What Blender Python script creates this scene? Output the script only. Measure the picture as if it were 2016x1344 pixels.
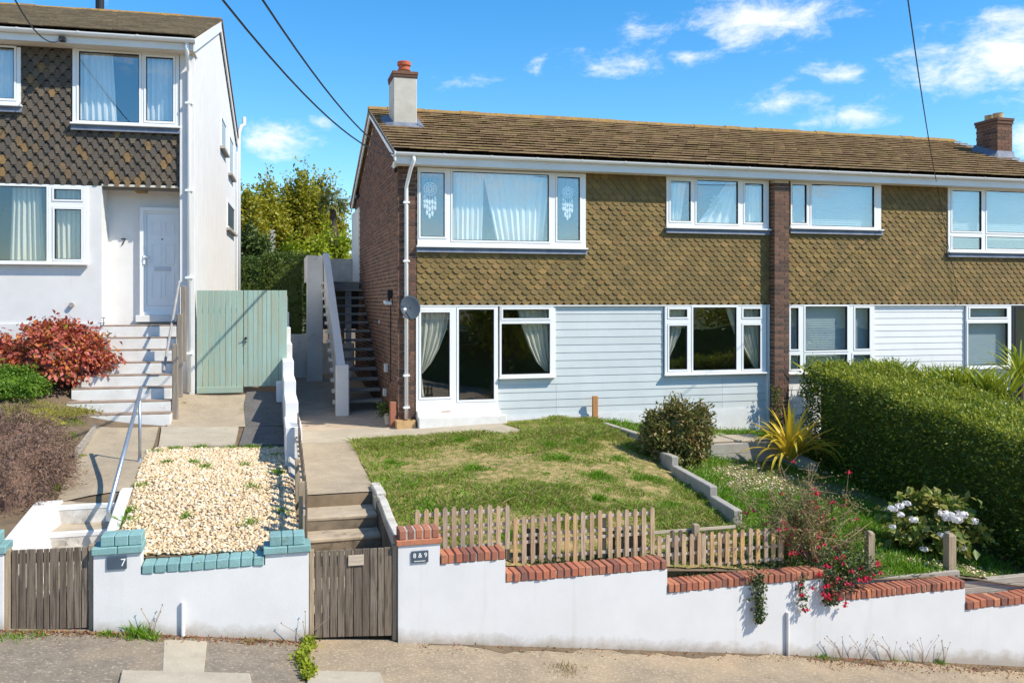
import bpy, bmesh, math, random
import numpy as np
from mathutils import Vector, Matrix
random.seed(7); rng = np.random.default_rng(11)
S = bpy.context.scene
for o in list(bpy.data.objects): bpy.data.objects.remove(o)
# ------------------------------------------------------------------ camera
FPX = 1760.0; TH = math.radians(15.2); CZ = 3.52; HORIZON = 592.0      # photo is 2016 x 1344 px
cam = bpy.data.cameras.new('camera'); camo = bpy.data.objects.new('camera', cam)
S.collection.objects.link(camo); S.camera = camo
camo.location = (0, 0, CZ); camo.rotation_euler = (math.radians(90), 0, -TH)
cam.sensor_width = 36; cam.lens = 36*FPX/2016; cam.shift_y = -(672-HORIZON)/2016
cam.clip_start = .1; cam.clip_end = 6000
# ------------------------------------------------------------------ light
SUN_EL = math.radians(46); SUN_AZ = math.radians(128)      # azimuth from +Y towards +X
W = bpy.data.worlds.new('World'); S.world = W; W.use_nodes = True
SKY_STRENGTH = .14; EXPOSURE = .55; SUN_STRENGTH = 4.1
S.view_settings.view_transform = 'Standard'; S.view_settings.look = 'None'
S.view_settings.exposure = EXPOSURE; S.view_settings.gamma = 1
sl = bpy.data.lights.new('sun', 'SUN'); so = bpy.data.objects.new('sun', sl); S.collection.objects.link(so)
sl.energy = SUN_STRENGTH; sl.angle = math.radians(.55); sl.color = (1, .925, .78)
sdir = Vector((math.sin(SUN_AZ)*math.cos(SUN_EL), math.cos(SUN_AZ)*math.cos(SUN_EL), math.sin(SUN_EL)))
so.rotation_euler = sdir.to_track_quat('Z', 'Y').to_euler(); so.location = (30, -10, 40)

def ray(px, py):
    u = (px-1008)/FPX
    return (u*math.cos(TH)+math.sin(TH), -u*math.sin(TH)+math.cos(TH), -(py-HORIZON)/FPX)

def build_sky():
    nt = W.node_tree; N = nt.nodes; L = nt.links; N.clear()
    out = N.new('ShaderNodeOutputWorld'); bg = N.new('ShaderNodeBackground'); bg.inputs[1].default_value = SKY_STRENGTH
    sky = N.new('ShaderNodeTexSky'); sky.sky_type = 'NISHITA'; sky.sun_disc = False
    sky.sun_elevation = SUN_EL; sky.sun_rotation = SUN_AZ; sky.altitude = 60; sky.air_density = 1.0; sky.dust_density = .05; sky.ozone_density = 3.0
    hs = N.new('ShaderNodeHueSaturation'); hs.inputs['Saturation'].default_value = 1.34; hs.inputs['Value'].default_value = 1.0; hs.inputs['Hue'].default_value = .492
    L.new(sky.outputs[0], hs.inputs['Color'])
    tn = N.new('ShaderNodeMix'); tn.data_type = 'RGBA'; tn.blend_type = 'MULTIPLY'; tn.inputs[0].default_value = 1; L.new(hs.outputs[0], tn.inputs[6]); tn.inputs[7].default_value = (.92, .98, 1.06, 1)
    tc = N.new('ShaderNodeTexCoord'); D = tc.outputs['Generated']
    def math_(op, a, b=None, c=None):
        n = N.new('ShaderNodeMath'); n.operation = op
        for i, v in enumerate((a, b, c)):
            if v is None: continue
            if isinstance(v, (int, float)): n.inputs[i].default_value = v
            else: L.new(v, n.inputs[i])
        return n.outputs[0]
    def dot(v):
        n = N.new('ShaderNodeVectorMath'); n.operation = 'DOT_PRODUCT'; L.new(D, n.inputs[0]); n.inputs[1].default_value = v; return n.outputs['Value']
    # cumulus banks seen in the photograph (direction, half width, half height, weight)
    banks = [(1500,35,145,45,.95),(1420,62,60,22,.6),(1990,110,190,62,1.1),(2080,40,140,40,1.0),(1840,165,70,26,.4),(1535,203,62,24,.9),(1190,125,115,26,.72),(950,163,75,18,.42),
             (1062,128,26,20,.55),(1360,112,50,16,.42),(1650,145,62,24,.62),(1660,232,75,20,.68),(1290,60,60,26,.42),(545,272,75,38,.98),(630,240,24,15,.5),(2060,275,90,45,.95),(1600,190,40,16,.4),(1775,180,60,14,.3),(300,330,120,30,.6),(-200,120,160,50,.9),(2350,180,200,60,.9)]
    m = None
    for px, py, rx, ry, w in banks:
        d = Vector(ray(px, py)).normalized(); r = Vector((d.y, -d.x, 0)).normalized(); up = r.cross(d)
        a = math_('DIVIDE', dot(r), 1.25*rx/FPX); b = math_('DIVIDE', dot(up), 1.3*ry/FPX)
        q = math_('SQRT', math_('ADD', math_('MULTIPLY', a, a), math_('MULTIPLY', b, b)))
        front = math_('GREATER_THAN', dot(d), .5)
        k = math_('MULTIPLY', math_('MULTIPLY', math_('SUBTRACT', 1.0, q), w*1.08), front)
        k = math_('MAXIMUM', k, -1.0)
        m = k if m is None else math_('MAXIMUM', m, k)
    mp = N.new('ShaderNodeMapping'); L.new(D, mp.inputs[0]); mp.inputs['Scale'].default_value = (1, 1, 2.0)
    nz = N.new('ShaderNodeTexNoise'); L.new(mp.outputs[0], nz.inputs[0]); nz.inputs['Scale'].default_value = 20; nz.inputs['Detail'].default_value = 9; nz.inputs['Roughness'].default_value = .68; nz.inputs['Distortion'].default_value = .25
    nb = N.new('ShaderNodeTexNoise'); L.new(mp.outputs[0], nb.inputs[0]); nb.inputs['Scale'].default_value = 5.5; nb.inputs['Detail'].default_value = 8; nb.inputs['Roughness'].default_value = .6
    view = dot(Vector(ray(1008, 400)).normalized())
    away = math_('SUBTRACT', 1.0, math_('MULTIPLY', math_('SUBTRACT', view, .60), 6.0)); awc = N.new('ShaderNodeClamp'); L.new(away, awc.inputs[0])
    scat = math_('SUBTRACT', math_('MULTIPLY', nb.outputs[0], 3.2), 1.48)        # scattered cumulus out of view, extra cover added for neutral white fill light
    scat = math_('ADD', math_('MULTIPLY', scat, awc.outputs[0]), math_('MULTIPLY', math_('SUBTRACT', awc.outputs[0], 1.0), 1.0))
    m = math_('MAXIMUM', m, scat)
    dens = math_('ADD', m, math_('MULTIPLY', math_('SUBTRACT', nz.outputs[0], .53), 2.6))
    mr = N.new('ShaderNodeMapRange'); mr.interpolation_type = 'SMOOTHSTEP'; L.new(dens, mr.inputs[0]); mr.inputs[1].default_value = .0; mr.inputs[2].default_value = 1.15; mr.inputs[3].default_value = 0; mr.inputs[4].default_value = .96
    up = N.new('ShaderNodeSeparateXYZ'); L.new(D, up.inputs[0])
    hz = N.new('ShaderNodeMapRange'); L.new(up.outputs[2], hz.inputs[0]); hz.inputs[1].default_value = .0; hz.inputs[2].default_value = .1
    fac = math_('MULTIPLY', mr.outputs[0], hz.outputs[0])
    mx = N.new('ShaderNodeMix'); mx.data_type = 'RGBA'; L.new(fac, mx.inputs[0]); L.new(tn.outputs[2], mx.inputs[6]); mx.inputs[7].default_value = (5.6, 5.75, 6.0, 1)
    L.new(mx.outputs[2], bg.inputs[0]); L.new(bg.outputs[0], out.inputs[0])
build_sky()

# ------------------------------------------------------------------ geometry helpers
C = S.collection
class Frame:                                     # a house standing at a slight angle to the street grid
    def __init__(s, x=0, y=0, deg=0):
        s.x, s.y, s.a = x, y, math.radians(deg); s.c, s.s = math.cos(s.a), math.sin(s.a)
    def out(s, p): return (s.x+p[0]*s.c-p[1]*s.s, s.y+p[0]*s.s+p[1]*s.c, p[2])
    def cam(s):
        dx, dy = -s.x, -s.y; return (dx*s.c+dy*s.s, -dx*s.s+dy*s.c, CZ)
    def ray(s, px, py):
        d = ray(px, py); return (d[0]*s.c+d[1]*s.s, -d[0]*s.s+d[1]*s.c, d[2])
WORLD = Frame(); FR = WORLD
def aY(px, py, Y):
    o = FR.cam(); d = FR.ray(px, py); t = (Y-o[1])/d[1]; return (o[0]+d[0]*t, Y, o[2]+d[2]*t)
def aX(px, py, X):
    o = FR.cam(); d = FR.ray(px, py); t = (X-o[0])/d[0]; return (X, o[1]+d[1]*t, o[2]+d[2]*t)
def aZ(px, py, Z):
    o = FR.cam(); d = FR.ray(px, py); t = (Z-CZ)/d[2]; return (o[0]+d[0]*t, o[1]+d[1]*t, Z)
def rectY(px0, py0, px1, py1, Y):
    xm, ym = (px0+px1)/2, (py0+py1)/2
    return (aY(px0, ym, Y)[0], aY(px1, ym, Y)[0], aY(xm, py1, Y)[2], aY(xm, py0, Y)[2])     # x0,x1,z0,z1
WO = {}
class MB:
    def __init__(s): s.v = []; s.f = []; s.r = []
    def face(s, pts, r=0.):
        n = len(s.v); s.v += [tuple(p) for p in pts]; s.f.append(tuple(range(n, n+len(pts)))); s.r.append(r); return s
    def hexa(s, p, r=0.):                        # p: 4 bottom (ccw seen from above) + 4 top
        n = len(s.v); s.v += [tuple(q) for q in p]
        for f in ((3,2,1,0),(4,5,6,7),(0,1,5,4),(1,2,6,5),(2,3,7,6),(3,0,4,7)):
            s.f.append(tuple(n+i for i in f)); s.r.append(r)
        return s
    def box(s, x0, x1, y0, y1, z0, z1, r=0.):
        return s.hexa([(x0,y0,z0),(x1,y0,z0),(x1,y1,z0),(x0,y1,z0),(x0,y0,z1),(x1,y0,z1),(x1,y1,z1),(x0,y1,z1)], r)
    def prism(s, poly, d, r=0.):                 # poly: 3d points (ccw seen against d), extruded by d
        n = len(s.v); m = len(poly); s.v += [tuple(p) for p in poly]+[(p[0]+d[0],p[1]+d[1],p[2]+d[2]) for p in poly]
        s.f.append(tuple(n+i for i in range(m))[::-1]); s.f.append(tuple(n+m+i for i in range(m))); s.r += [r, r]
        for i in range(m):
            j = (i+1) % m; s.f.append((n+i, n+j, n+m+j, n+m+i)); s.r.append(r)
        return s
    def tube(s, path, rad, seg=8, r=0., cap=True):
        n0 = len(s.v); P = [Vector(p) for p in path]; m = len(P)
        R = rad if isinstance(rad, (list, tuple)) else [rad]*m
        ref = Vector((0, 0, 1)); prev = None
        for i, p in enumerate(P):
            t = (P[min(i+1, m-1)]-P[max(i-1, 0)]).normalized()
            if prev is None:
                a = t.cross(ref if abs(t.z) < .95 else Vector((1, 0, 0))).normalized()
            else:
                a = (prev-t*prev.dot(t)).normalized()
            prev = a; b = t.cross(a)
            for k in range(seg):
                q = 2*math.pi*k/seg; s.v.append(tuple(p+(a*math.cos(q)+b*math.sin(q))*R[i]))
        for i in range(m-1):
            for k in range(seg):
                k2 = (k+1) % seg; s.f.append((n0+i*seg+k, n0+i*seg+k2, n0+(i+1)*seg+k2, n0+(i+1)*seg+k)); s.r.append(r)
        if cap:
            s.f.append(tuple(n0+k for k in range(seg))[::-1]); s.f.append(tuple(n0+(m-1)*seg+k for k in range(seg))); s.r += [r, r]
        return s
    def lathe(s, c, prof, seg=20, r=0.):         # prof: (radius, z)
        n0 = len(s.v); m = len(prof)
        for rr, z in prof:
            for k in range(seg):
                q = 2*math.pi*k/seg; s.v.append((c[0]+rr*math.cos(q), c[1]+rr*math.sin(q), c[2]+z))
        for i in range(m-1):
            for k in range(seg):
                k2 = (k+1) % seg; s.f.append((n0+i*seg+k, n0+i*seg+k2, n0+(i+1)*seg+k2, n0+(i+1)*seg+k)); s.r.append(r)
        s.f.append(tuple(n0+k for k in range(seg))[::-1]); s.f.append(tuple(n0+(m-1)*seg+k for k in range(seg))); s.r += [r, r]
        return s
    def grid(s, fn, nu, nv, r=0.):
        n0 = len(s.v)
        for j in range(nv+1):
            for i in range(nu+1): s.v.append(tuple(fn(i/nu, j/nv)))
        for j in range(nv):
            for i in range(nu):
                a = n0+j*(nu+1)+i; s.f.append((a, a+1, a+nu+2, a+nu+1)); s.r.append(r)
        return s
    def mesh(s, name, org=(0,0,0), bevel=0, smooth=False, frame=None, solid=0):
        fr = frame or FR
        vs = [fr.out(p) for p in s.v]
        me = bpy.data.meshes.new(name); me.from_pydata([(p[0]-org[0], p[1]-org[1], p[2]-org[2]) for p in vs], [], s.f)
        at = me.attributes.new('rnd', 'FLOAT', 'FACE'); at.data.foreach_set('value', s.r)
        if bevel or solid:
            bm = bmesh.new(); bm.from_mesh(me)
            if bevel:
                bmesh.ops.remove_doubles(bm, verts=bm.verts, dist=1e-5)
                bmesh.ops.bevel(bm, geom=list(bm.edges), offset=bevel, segments=1, affect='EDGES', clamp_overlap=True)
            if solid: bmesh.ops.solidify(bm, geom=list(bm.faces), thickness=solid)
            bm.to_mesh(me); bm.free()
        if smooth: me.polygons.foreach_set('use_smooth', [True]*len(me.polygons))
        return me
    def build(s, name, mat, parent=None, bevel=0, smooth=False, kind=None, org=None, solid=0):
        vs = [FR.out(p) for p in s.v]
        if org is None:
            xs, ys, zs = zip(*vs); org = ((min(xs)+max(xs))/2, (min(ys)+max(ys))/2, min(zs))
        me = s.mesh(name, org, bevel, smooth, None, solid); me.materials.append(MAT[mat] if isinstance(mat, str) else mat)
        return link(name, me, org, parent, kind)
def link(name, me, org, parent=None, kind=None, rotz=0):
    o = bpy.data.objects.new(name, me); C.objects.link(o); WO[o.name] = Vector(org)
    if parent is not None:
        o.parent = parent; o.location = Vector(org)-WO[parent.name]
    else: o.location = org
    if rotz: o.rotation_euler[2] = rotz
    if kind: o['kind'] = kind
    return o
def thing(name, label, cat, loc, group=None):
    o = bpy.data.objects.new(name, None); C.objects.link(o); o.empty_display_size = .2
    p = FR.out(loc); o.location = p; WO[o.name] = Vector(p); tag(o, label, cat, group); return o
def tag(o, label, cat, group=None):
    o['label'] = label; o['category'] = cat
    if group: o['group'] = group
    return o
def struct(o): o['kind'] = 'structure'; return o
def np_mesh(name, V, F, rnd, mat, parent=None, kind=None, smooth=False):
    """big triangle soups (leaves, blades, stones): V (n,3) F (m,3) rnd (m,)"""
    V = np.asarray(V, dtype=np.float64); lo = V.min(0); hi = V.max(0); org = np.array([(lo[0]+hi[0])/2, (lo[1]+hi[1])/2, lo[2]])
    me = bpy.data.meshes.new(name); n, m = len(V), len(F)
    me.vertices.add(n); me.vertices.foreach_set('co', (V-org).astype(np.float32).ravel())
    me.loops.add(m*3); me.loops.foreach_set('vertex_index', np.asarray(F, dtype=np.int32).ravel())
    me.polygons.add(m); me.polygons.foreach_set('loop_start', np.arange(0, m*3, 3, dtype=np.int32)); me.polygons.foreach_set('loop_total', np.full(m, 3, dtype=np.int32))
    if smooth: me.polygons.foreach_set('use_smooth', np.ones(m, dtype=bool))
    me.update(calc_edges=True)
    at = me.attributes.new('rnd', 'FLOAT', 'FACE'); at.data.foreach_set('value', np.asarray(rnd, dtype=np.float32))
    me.materials.append(MAT[mat]); return link(name, me, tuple(org), parent, kind)
def minus(O, holes, eps=1e-4):
    """rectangle O=(x0,x1,z0,z1) minus holes -> list of rectangles"""
    xs = sorted({O[0], O[1]} | {min(max(v, O[0]), O[1]) for h in holes for v in h[:2]}); res = []
    for a, b in zip(xs, xs[1:]):
        if b-a < eps: continue
        xm = (a+b)/2; cuts = sorted((max(h[2], O[2]), min(h[3], O[3])) for h in holes if h[0] < xm < h[1] and h[3] > O[2] and h[2] < O[3])
        z = O[2]
        for c0, c1 in cuts:
            if c0-z > eps: res.append((a, b, z, c0))
            z = max(z, c1)
        if O[3]-z > eps: res.append((a, b, z, O[3]))
    return res
# ------------------------------------------------------------------ materials
MAT = {}
def mat(name, c1, c2=None, rough=.8, scale=6., detail=6, amt=1., bump=0., bscale=60., rnd=0., c3=None, stretch=(1,1,1), dirt=None, speck=None, streak=None, splash=None, metal=0., transl=0., spec=.35, ramp=None, lo=.35, hi=.65, co='pos'):
    m = bpy.data.materials.new(name); m.use_nodes = True; MAT[name] = m; nt = m.node_tree; N = nt.nodes; L = nt.links
    b = N['Principled BSDF']; b.inputs['Roughness'].default_value = rough; b.inputs['Metallic'].default_value = metal
    b.inputs['Specular IOR Level'].default_value = spec
    g = N.new('ShaderNodeNewGeometry'); mp = N.new('ShaderNodeMapping'); mp.inputs['Scale'].default_value = stretch
    L.new(g.outputs['Position'], mp.inputs[0]); P = mp.outputs[0]
    def noise(sc, det=6, ro=.6, src=P):
        n = N.new('ShaderNodeTexNoise'); L.new(src, n.inputs[0]); n.inputs['Scale'].default_value = sc; n.inputs['Detail'].default_value = det; n.inputs['Roughness'].default_value = ro; return n.outputs[0]
    def rng_(src, a, bb, c=0., d=1.):
        n = N.new('ShaderNodeMapRange'); L.new(src, n.inputs[0]); n.inputs[1].default_value = a; n.inputs[2].default_value = bb; n.inputs[3].default_value = c; n.inputs[4].default_value = d; return n.outputs[0]
    def mix(f, a, bb):
        n = N.new('ShaderNodeMix'); n.data_type = 'RGBA'
        if isinstance(f, (int, float)): n.inputs[0].default_value = f
        else: L.new(f, n.inputs[0])
        for i, v in ((6, a), (7, bb)):
            if isinstance(v, tuple): n.inputs[i].default_value = (*v[:3], 1)
            else: L.new(v, n.inputs[i])
        return n.outputs[2]
    col = tuple(c1)
    at = N.new('ShaderNodeAttribute'); at.attribute_name = 'rnd'; oi = N.new('ShaderNodeObjectInfo')
    ad = N.new('ShaderNodeMath'); ad.operation = 'ADD'; L.new(at.outputs['Fac'], ad.inputs[0]); L.new(oi.outputs['Random'], ad.inputs[1])
    fr = N.new('ShaderNodeMath'); fr.operation = 'FRACT'; L.new(ad.outputs[0], fr.inputs[0]); R = fr.outputs[0]
    if ramp:                                     # piece-by-piece colours
        cr = N.new('ShaderNodeValToRGB'); L.new(R, cr.inputs[0]); e = cr.color_ramp.elements
        while len(e) < len(ramp): e.new(.5)
        for k, (p, cc) in enumerate(ramp): e[k].position = p; e[k].color = (*cc, 1)
        col = cr.outputs[0]
        if c2: col = mix(rng_(noise(scale, detail), lo, hi, 0, amt), col, tuple(c2))
    elif c2: col = mix(rng_(noise(scale, detail), lo, hi, 0, amt), col, tuple(c2))
    if c3: col = mix(rng_(noise(scale*.27+.13, 5), .5, .68, 0, .8), col, tuple(c3))
    if rnd:
        rr = N.new('ShaderNodeTexWhiteNoise'); rr.noise_dimensions = '1D'; L.new(R, rr.inputs['W'])
        hs = N.new('ShaderNodeHueSaturation')
        if isinstance(col, tuple): hs.inputs['Color'].default_value = (*col, 1)
        else: L.new(col, hs.inputs['Color'])
        L.new(rng_(rr.outputs[0], 0, 1, 1-rnd, 1+rnd), hs.inputs['Value']); col = hs.outputs[0]
    if dirt:                                     # (colour, scale, threshold, amount)
        col = mix(rng_(noise(dirt[1], 8, .7), dirt[2], dirt[2]+.14, 0, dirt[3]), col, dirt[0])
    if streak:                                   # rain streaks: noise drawn out vertically
        m2 = N.new('ShaderNodeMapping'); m2.inputs['Scale'].default_value = (7, 7, .45); L.new(g.outputs['Position'], m2.inputs[0])
        col = mix(rng_(noise(streak[1], 6, .65, m2.outputs[0]), streak[2], streak[2]+.16, 0, streak[3]), col, streak[0])
    if splash:                                   # mud splashed up from the sloping pavement
        sx = N.new('ShaderNodeSeparateXYZ'); L.new(g.outputs['Position'], sx.inputs[0])
        def mth(op, a, bb):
            n = N.new('ShaderNodeMath'); n.operation = op
            for i, v in enumerate((a, bb)):
                if isinstance(v, (int, float)): n.inputs[i].default_value = v
                else: L.new(v, n.inputs[i])
            return n.outputs[0]
        hgt = mth('SUBTRACT', mth('ADD', sx.outputs[2], mth('MULTIPLY', sx.outputs[0], .1316)), .166)
        hgt = mth('SUBTRACT', hgt, mth('MULTIPLY', noise(5, 8, .7), .34))
        col = mix(rng_(hgt, -.02, -.16, 0, splash[1]), col, splash[0])
    if speck: col = mix(rng_(noise(speck[1], 3, .6), speck[2], speck[2]+.06, 0, speck[3]), col, speck[0])
    if isinstance(col, tuple): b.inputs['Base Color'].default_value = (*col, 1)
    else: L.new(col, b.inputs['Base Color'])
    if bump:
        bn = N.new('ShaderNodeBump'); bn.inputs['Strength'].default_value = bump; bn.inputs['Distance'].default_value = .01
        L.new(noise(bscale, 5, .65), bn.inputs['Height']); L.new(bn.outputs[0], b.inputs['Normal'])
    if transl:
        tr = N.new('ShaderNodeBsdfTranslucent'); ms = N.new('ShaderNodeMixShader'); ms.inputs[0].default_value = transl
        if isinstance(col, tuple): tr.inputs[0].default_value = (*col, 1)
        else: L.new(col, tr.inputs[0])
        L.new(b.outputs[0], ms.inputs[1]); L.new(tr.outputs[0], ms.inputs[2]); L.new(ms.outputs[0], N['Material Output'].inputs[0])
    return m
def glass(name, refl, tint=(.85, .9, .9)):
    m = bpy.data.materials.new(name); m.use_nodes = True; MAT[name] = m; nt = m.node_tree; N = nt.nodes; L = nt.links
    N.remove(N['Principled BSDF']); t = N.new('ShaderNodeBsdfTransparent'); t.inputs[0].default_value = (*tint, 1)
    g = N.new('ShaderNodeBsdfGlossy'); g.inputs['Roughness'].default_value = .0; g.inputs[0].default_value = (.95, .98, 1, 1)
    lw = N.new('ShaderNodeLayerWeight'); lw.inputs[0].default_value = .5
    pw = N.new('ShaderNodeMath'); pw.operation = 'POWER'; L.new(lw.outputs['Facing'], pw.inputs[0]); pw.inputs[1].default_value = 5
    mr = N.new('ShaderNodeMapRange'); L.new(pw.outputs[0], mr.inputs[0]); mr.inputs[1].default_value = 0; mr.inputs[2].default_value = 1; mr.inputs[3].default_value = refl; mr.inputs[4].default_value = 1
    n = N.new('ShaderNodeTexNoise'); n.inputs['Scale'].default_value = 1.3; n.inputs['Detail'].default_value = 1
    gg = N.new('ShaderNodeNewGeometry'); L.new(gg.outputs['Position'], n.inputs[0])
    bp = N.new('ShaderNodeBump'); bp.inputs['Strength'].default_value = .06; bp.inputs['Distance'].default_value = .05; L.new(n.outputs[0], bp.inputs['Height']); L.new(bp.outputs[0], g.inputs['Normal'])
    ms = N.new('ShaderNodeMixShader'); L.new(mr.outputs[0], ms.inputs[0]); L.new(t.outputs[0], ms.inputs[1]); L.new(g.outputs[0], ms.inputs[2]); L.new(ms.outputs[0], N['Material Output'].inputs[0])
mat('render_white', (.735,.72,.705), (.67,.655,.64), scale=3, rough=.9, bump=.2, bscale=70, dirt=((.52,.49,.44), 1.9, .63, .4), amt=.7, streak=((.52,.49,.44), .55, .59, .35), splash=((.36,.30,.22), .7))
mat('wall_paint', (.70,.69,.685), (.645,.635,.63), scale=2.3, rough=.85, bump=.12, bscale=45, dirt=((.52,.46,.38), 2.2, .64, .5), amt=.8, streak=((.50,.46,.40), .55, .57, .42), splash=((.36,.29,.21), .75))
mat('stair_paint', (.80,.77,.72), (.70,.67,.61), scale=2.2, rough=.9, bump=.3, dirt=((.26,.24,.21), 3.5, .58, .6))
mat('grimy_concrete', (.52,.50,.46), (.36,.34,.31), scale=3, rough=.9, bump=.4, dirt=((.10,.09,.08), 4, .56, .7))
mat('step_paint', (.76,.75,.72), (.66,.64,.6), scale=4, rough=.85, bump=.25, dirt=((.3,.25,.2), 5, .62, .6))
mat('tread_worn', (.36,.27,.21), (.27,.2,.16), scale=9, rough=.9)
mat('old_step_paint', (.70,.68,.63), (.4,.36,.31), scale=5, rough=.9, bump=.4, dirt=((.1,.09,.07), 6, .54, .85))
mat('upvc', (.83,.83,.82), rough=.35, spec=.5)
mat('fascia', (.80,.80,.79), (.74,.73,.70), scale=1.5, rough=.5)
mat('soffit', (.74,.70,.62), (.66,.61,.52), scale=1.2, rough=.7)
mat('gasket', (.025,.027,.03), rough=.6)
mat('brick_brown', (.1,.06,.04), ramp=[(0,(.21,.105,.068)),(.3,(.15,.078,.052)),(.55,(.09,.054,.042)),(.8,(.24,.125,.08)),(1,(.17,.083,.055))], c2=(.08,.052,.04), scale=20, amt=.4, rough=.9, bump=.5, bscale=120)
mat('mortar', (.62,.50,.39), (.52,.42,.32), scale=15, rough=.95, bump=.3)
mat('brick_red', (.4,.14,.07), ramp=[(0,(.54,.18,.09)),(.2,(.40,.12,.07)),(.36,(.62,.235,.115)),(.5,(.22,.075,.055)),(.66,(.48,.16,.085)),(.82,(.17,.068,.055)),(1,(.52,.19,.10))], c2=(.27,.14,.10), scale=26, amt=.6, rough=.9, bump=.5, bscale=110, dirt=((.62,.55,.47), 13, .64, .7))
mat('mortar_pale', (.50,.45,.38), (.38,.34,.28), scale=15, rough=.95)
mat('tile_ochre', (.2,.14,.06), ramp=[(0,(.235,.155,.05)),(.2,(.18,.122,.042)),(.38,(.275,.18,.062)),(.55,(.205,.145,.056)),(.72,(.30,.185,.07)),(.86,(.165,.118,.046)),(1,(.24,.135,.046))], c2=(.15,.108,.044), scale=3, amt=.75, rough=.85, bump=.35, bscale=120, dirt=((.5,.23,.03), 2.3, .655, .7))
mat('tile_club', (.15,.12,.09), ramp=[(0,(.13,.105,.08)),(.3,(.085,.072,.062)),(.6,(.16,.125,.085)),(.85,(.10,.085,.075)),(.93,(.29,.17,.06)),(1,(.24,.15,.07))], c2=(.09,.075,.06), scale=7, amt=.6, rough=.9, bump=.4, bscale=110, dirt=((.42,.19,.03), 1.7, .68, .7))
mat('tile_roof', (.17,.12,.075), ramp=[(0,(.40,.26,.14)),(.3,(.32,.205,.115)),(.55,(.46,.31,.17)),(.8,(.34,.205,.12)),(1,(.42,.28,.155))], c2=(.25,.175,.095), scale=9, amt=.7, rough=.95, bump=.5, bscale=80, c3=(.36,.28,.12), dirt=((.14,.10,.06), 6, .59, .5))
mat('tile_roof_grey', (.15,.12,.09), ramp=[(0,(.27,.20,.125)),(.3,(.19,.145,.095)),(.55,(.32,.24,.15)),(.8,(.21,.155,.105)),(1,(.28,.21,.135))], c2=(.15,.12,.075), scale=9, amt=.7, rough=.95, bump=.5, bscale=80, dirt=((.30,.16,.04), 5, .66, .6))
mat('tile_ridge', (.25,.16,.08), ramp=[(0,(.27,.16,.07)),(.5,(.20,.13,.08)),(1,(.33,.20,.07))], c2=(.38,.22,.04), scale=10, rough=.95, bump=.4, dirt=((.07,.06,.04), 8, .57, .6))
mat('lead', (.20,.225,.28), (.13,.15,.20), scale=6, rough=.6, metal=.2, bump=.2)
mat('stack_render', (.56,.53,.47), (.47,.44,.38), scale=4, rough=.95, bump=.4, dirt=((.3,.27,.22), 3, .62, .5))
mat('pot_red', (.52,.13,.06), (.42,.1,.05), scale=8, rough=.7)
mat('pot_buff', (.55,.36,.17), (.45,.28,.13), scale=8, rough=.8)
mat('cladding_grey', (.60,.64,.64), (.555,.59,.59), scale=2, rough=.5, spec=.35, rnd=.035, streak=((.48,.49,.46), .6, .60, .3))
mat('cladding_white', (.78,.78,.77), (.74,.74,.73), scale=2, rough=.45, rnd=.025, streak=((.55,.53,.48), .6, .61, .3))
mat('plinth_white', (.78,.79,.80), (.68,.68,.68), scale=2.5, rough=.85, dirt=((.45,.40,.34), 3.5, .63, .6), bump=.25)
glass('glass', .10, (.97,.985,.98)); glass('glass_upper', .17, (.97,.985,.98))
mat('curtain', (.82,.79,.70), (.78,.75,.65), scale=3, rough=.9, transl=.25)
mat('curtain_lace', (.90,.89,.85), (.85,.85,.81), scale=3, rough=.9, transl=.1)
mat('blind', (.44,.53,.60), (.41,.50,.57), scale=4, rough=.8, transl=.15)
mat('paper_white', (.85,.85,.83), rough=.8)
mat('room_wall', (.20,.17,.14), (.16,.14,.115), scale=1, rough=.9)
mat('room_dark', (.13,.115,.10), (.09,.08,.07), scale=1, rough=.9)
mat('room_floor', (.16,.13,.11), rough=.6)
mat('black_plastic', (.018,.018,.02), rough=.5)
mat('grey_plastic', (.55,.57,.58), rough=.5)
mat('dish_grey', (.055,.072,.095), (.05,.066,.085), scale=3, rough=.75, spec=.2)
mat('galvanised', (.50,.56,.62), (.42,.47,.53), scale=8, rough=.38, metal=.75)
mat('pipe_grey', (.58,.60,.63), rough=.4)
mat('concrete', (.40,.325,.23), (.32,.26,.19), scale=3.2, rough=.95, bump=.6, bscale=80, c3=(.30,.235,.16), dirt=((.19,.15,.11), 4.5, .59, .6), speck=((.52,.43,.31), 36, .56, .5))
mat('asphalt', (.135,.125,.12), (.10,.094,.09), scale=4, rough=.95, bump=.6, bscale=80, speck=((.26,.24,.22), 36, .57, .5))
mat('rail_grey', (.36,.34,.33), (.28,.26,.25), scale=8, rough=.6)
mat('concrete_dark', (.50,.40,.30), (.39,.31,.235), scale=2.5, rough=.95, bump=.4, bscale=120, dirt=((.18,.15,.125), 3, .58, .6))
mat('step_concrete', (.50,.41,.30), (.38,.31,.225), scale=4, rough=.95, bump=.5, bscale=100, dirt=((.075,.06,.045), 3.2, .55, .75))
mat('riser_mossy', (.27,.215,.15), (.18,.14,.10), scale=5, rough=.95, bump=.5, bscale=100, dirt=((.045,.04,.03), 4, .5, .8))
mat('kerb_concrete', (.42,.39,.345), (.34,.31,.27), scale=5, rough=.95, bump=.5, bscale=90, dirt=((.17,.15,.12), 5, .62, .6))
mat('kerb_pale', (.62,.58,.52), (.46,.42,.36), scale=5, rough=.95, bump=.4, dirt=((.3,.22,.16), 6, .6, .6))
mat('tarmac', (.25,.205,.155), (.185,.152,.118), scale=7, rough=.95, bump=.8, bscale=70, c3=(.28,.22,.155), dirt=((.52,.43,.32), 30, .535, .8))
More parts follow.
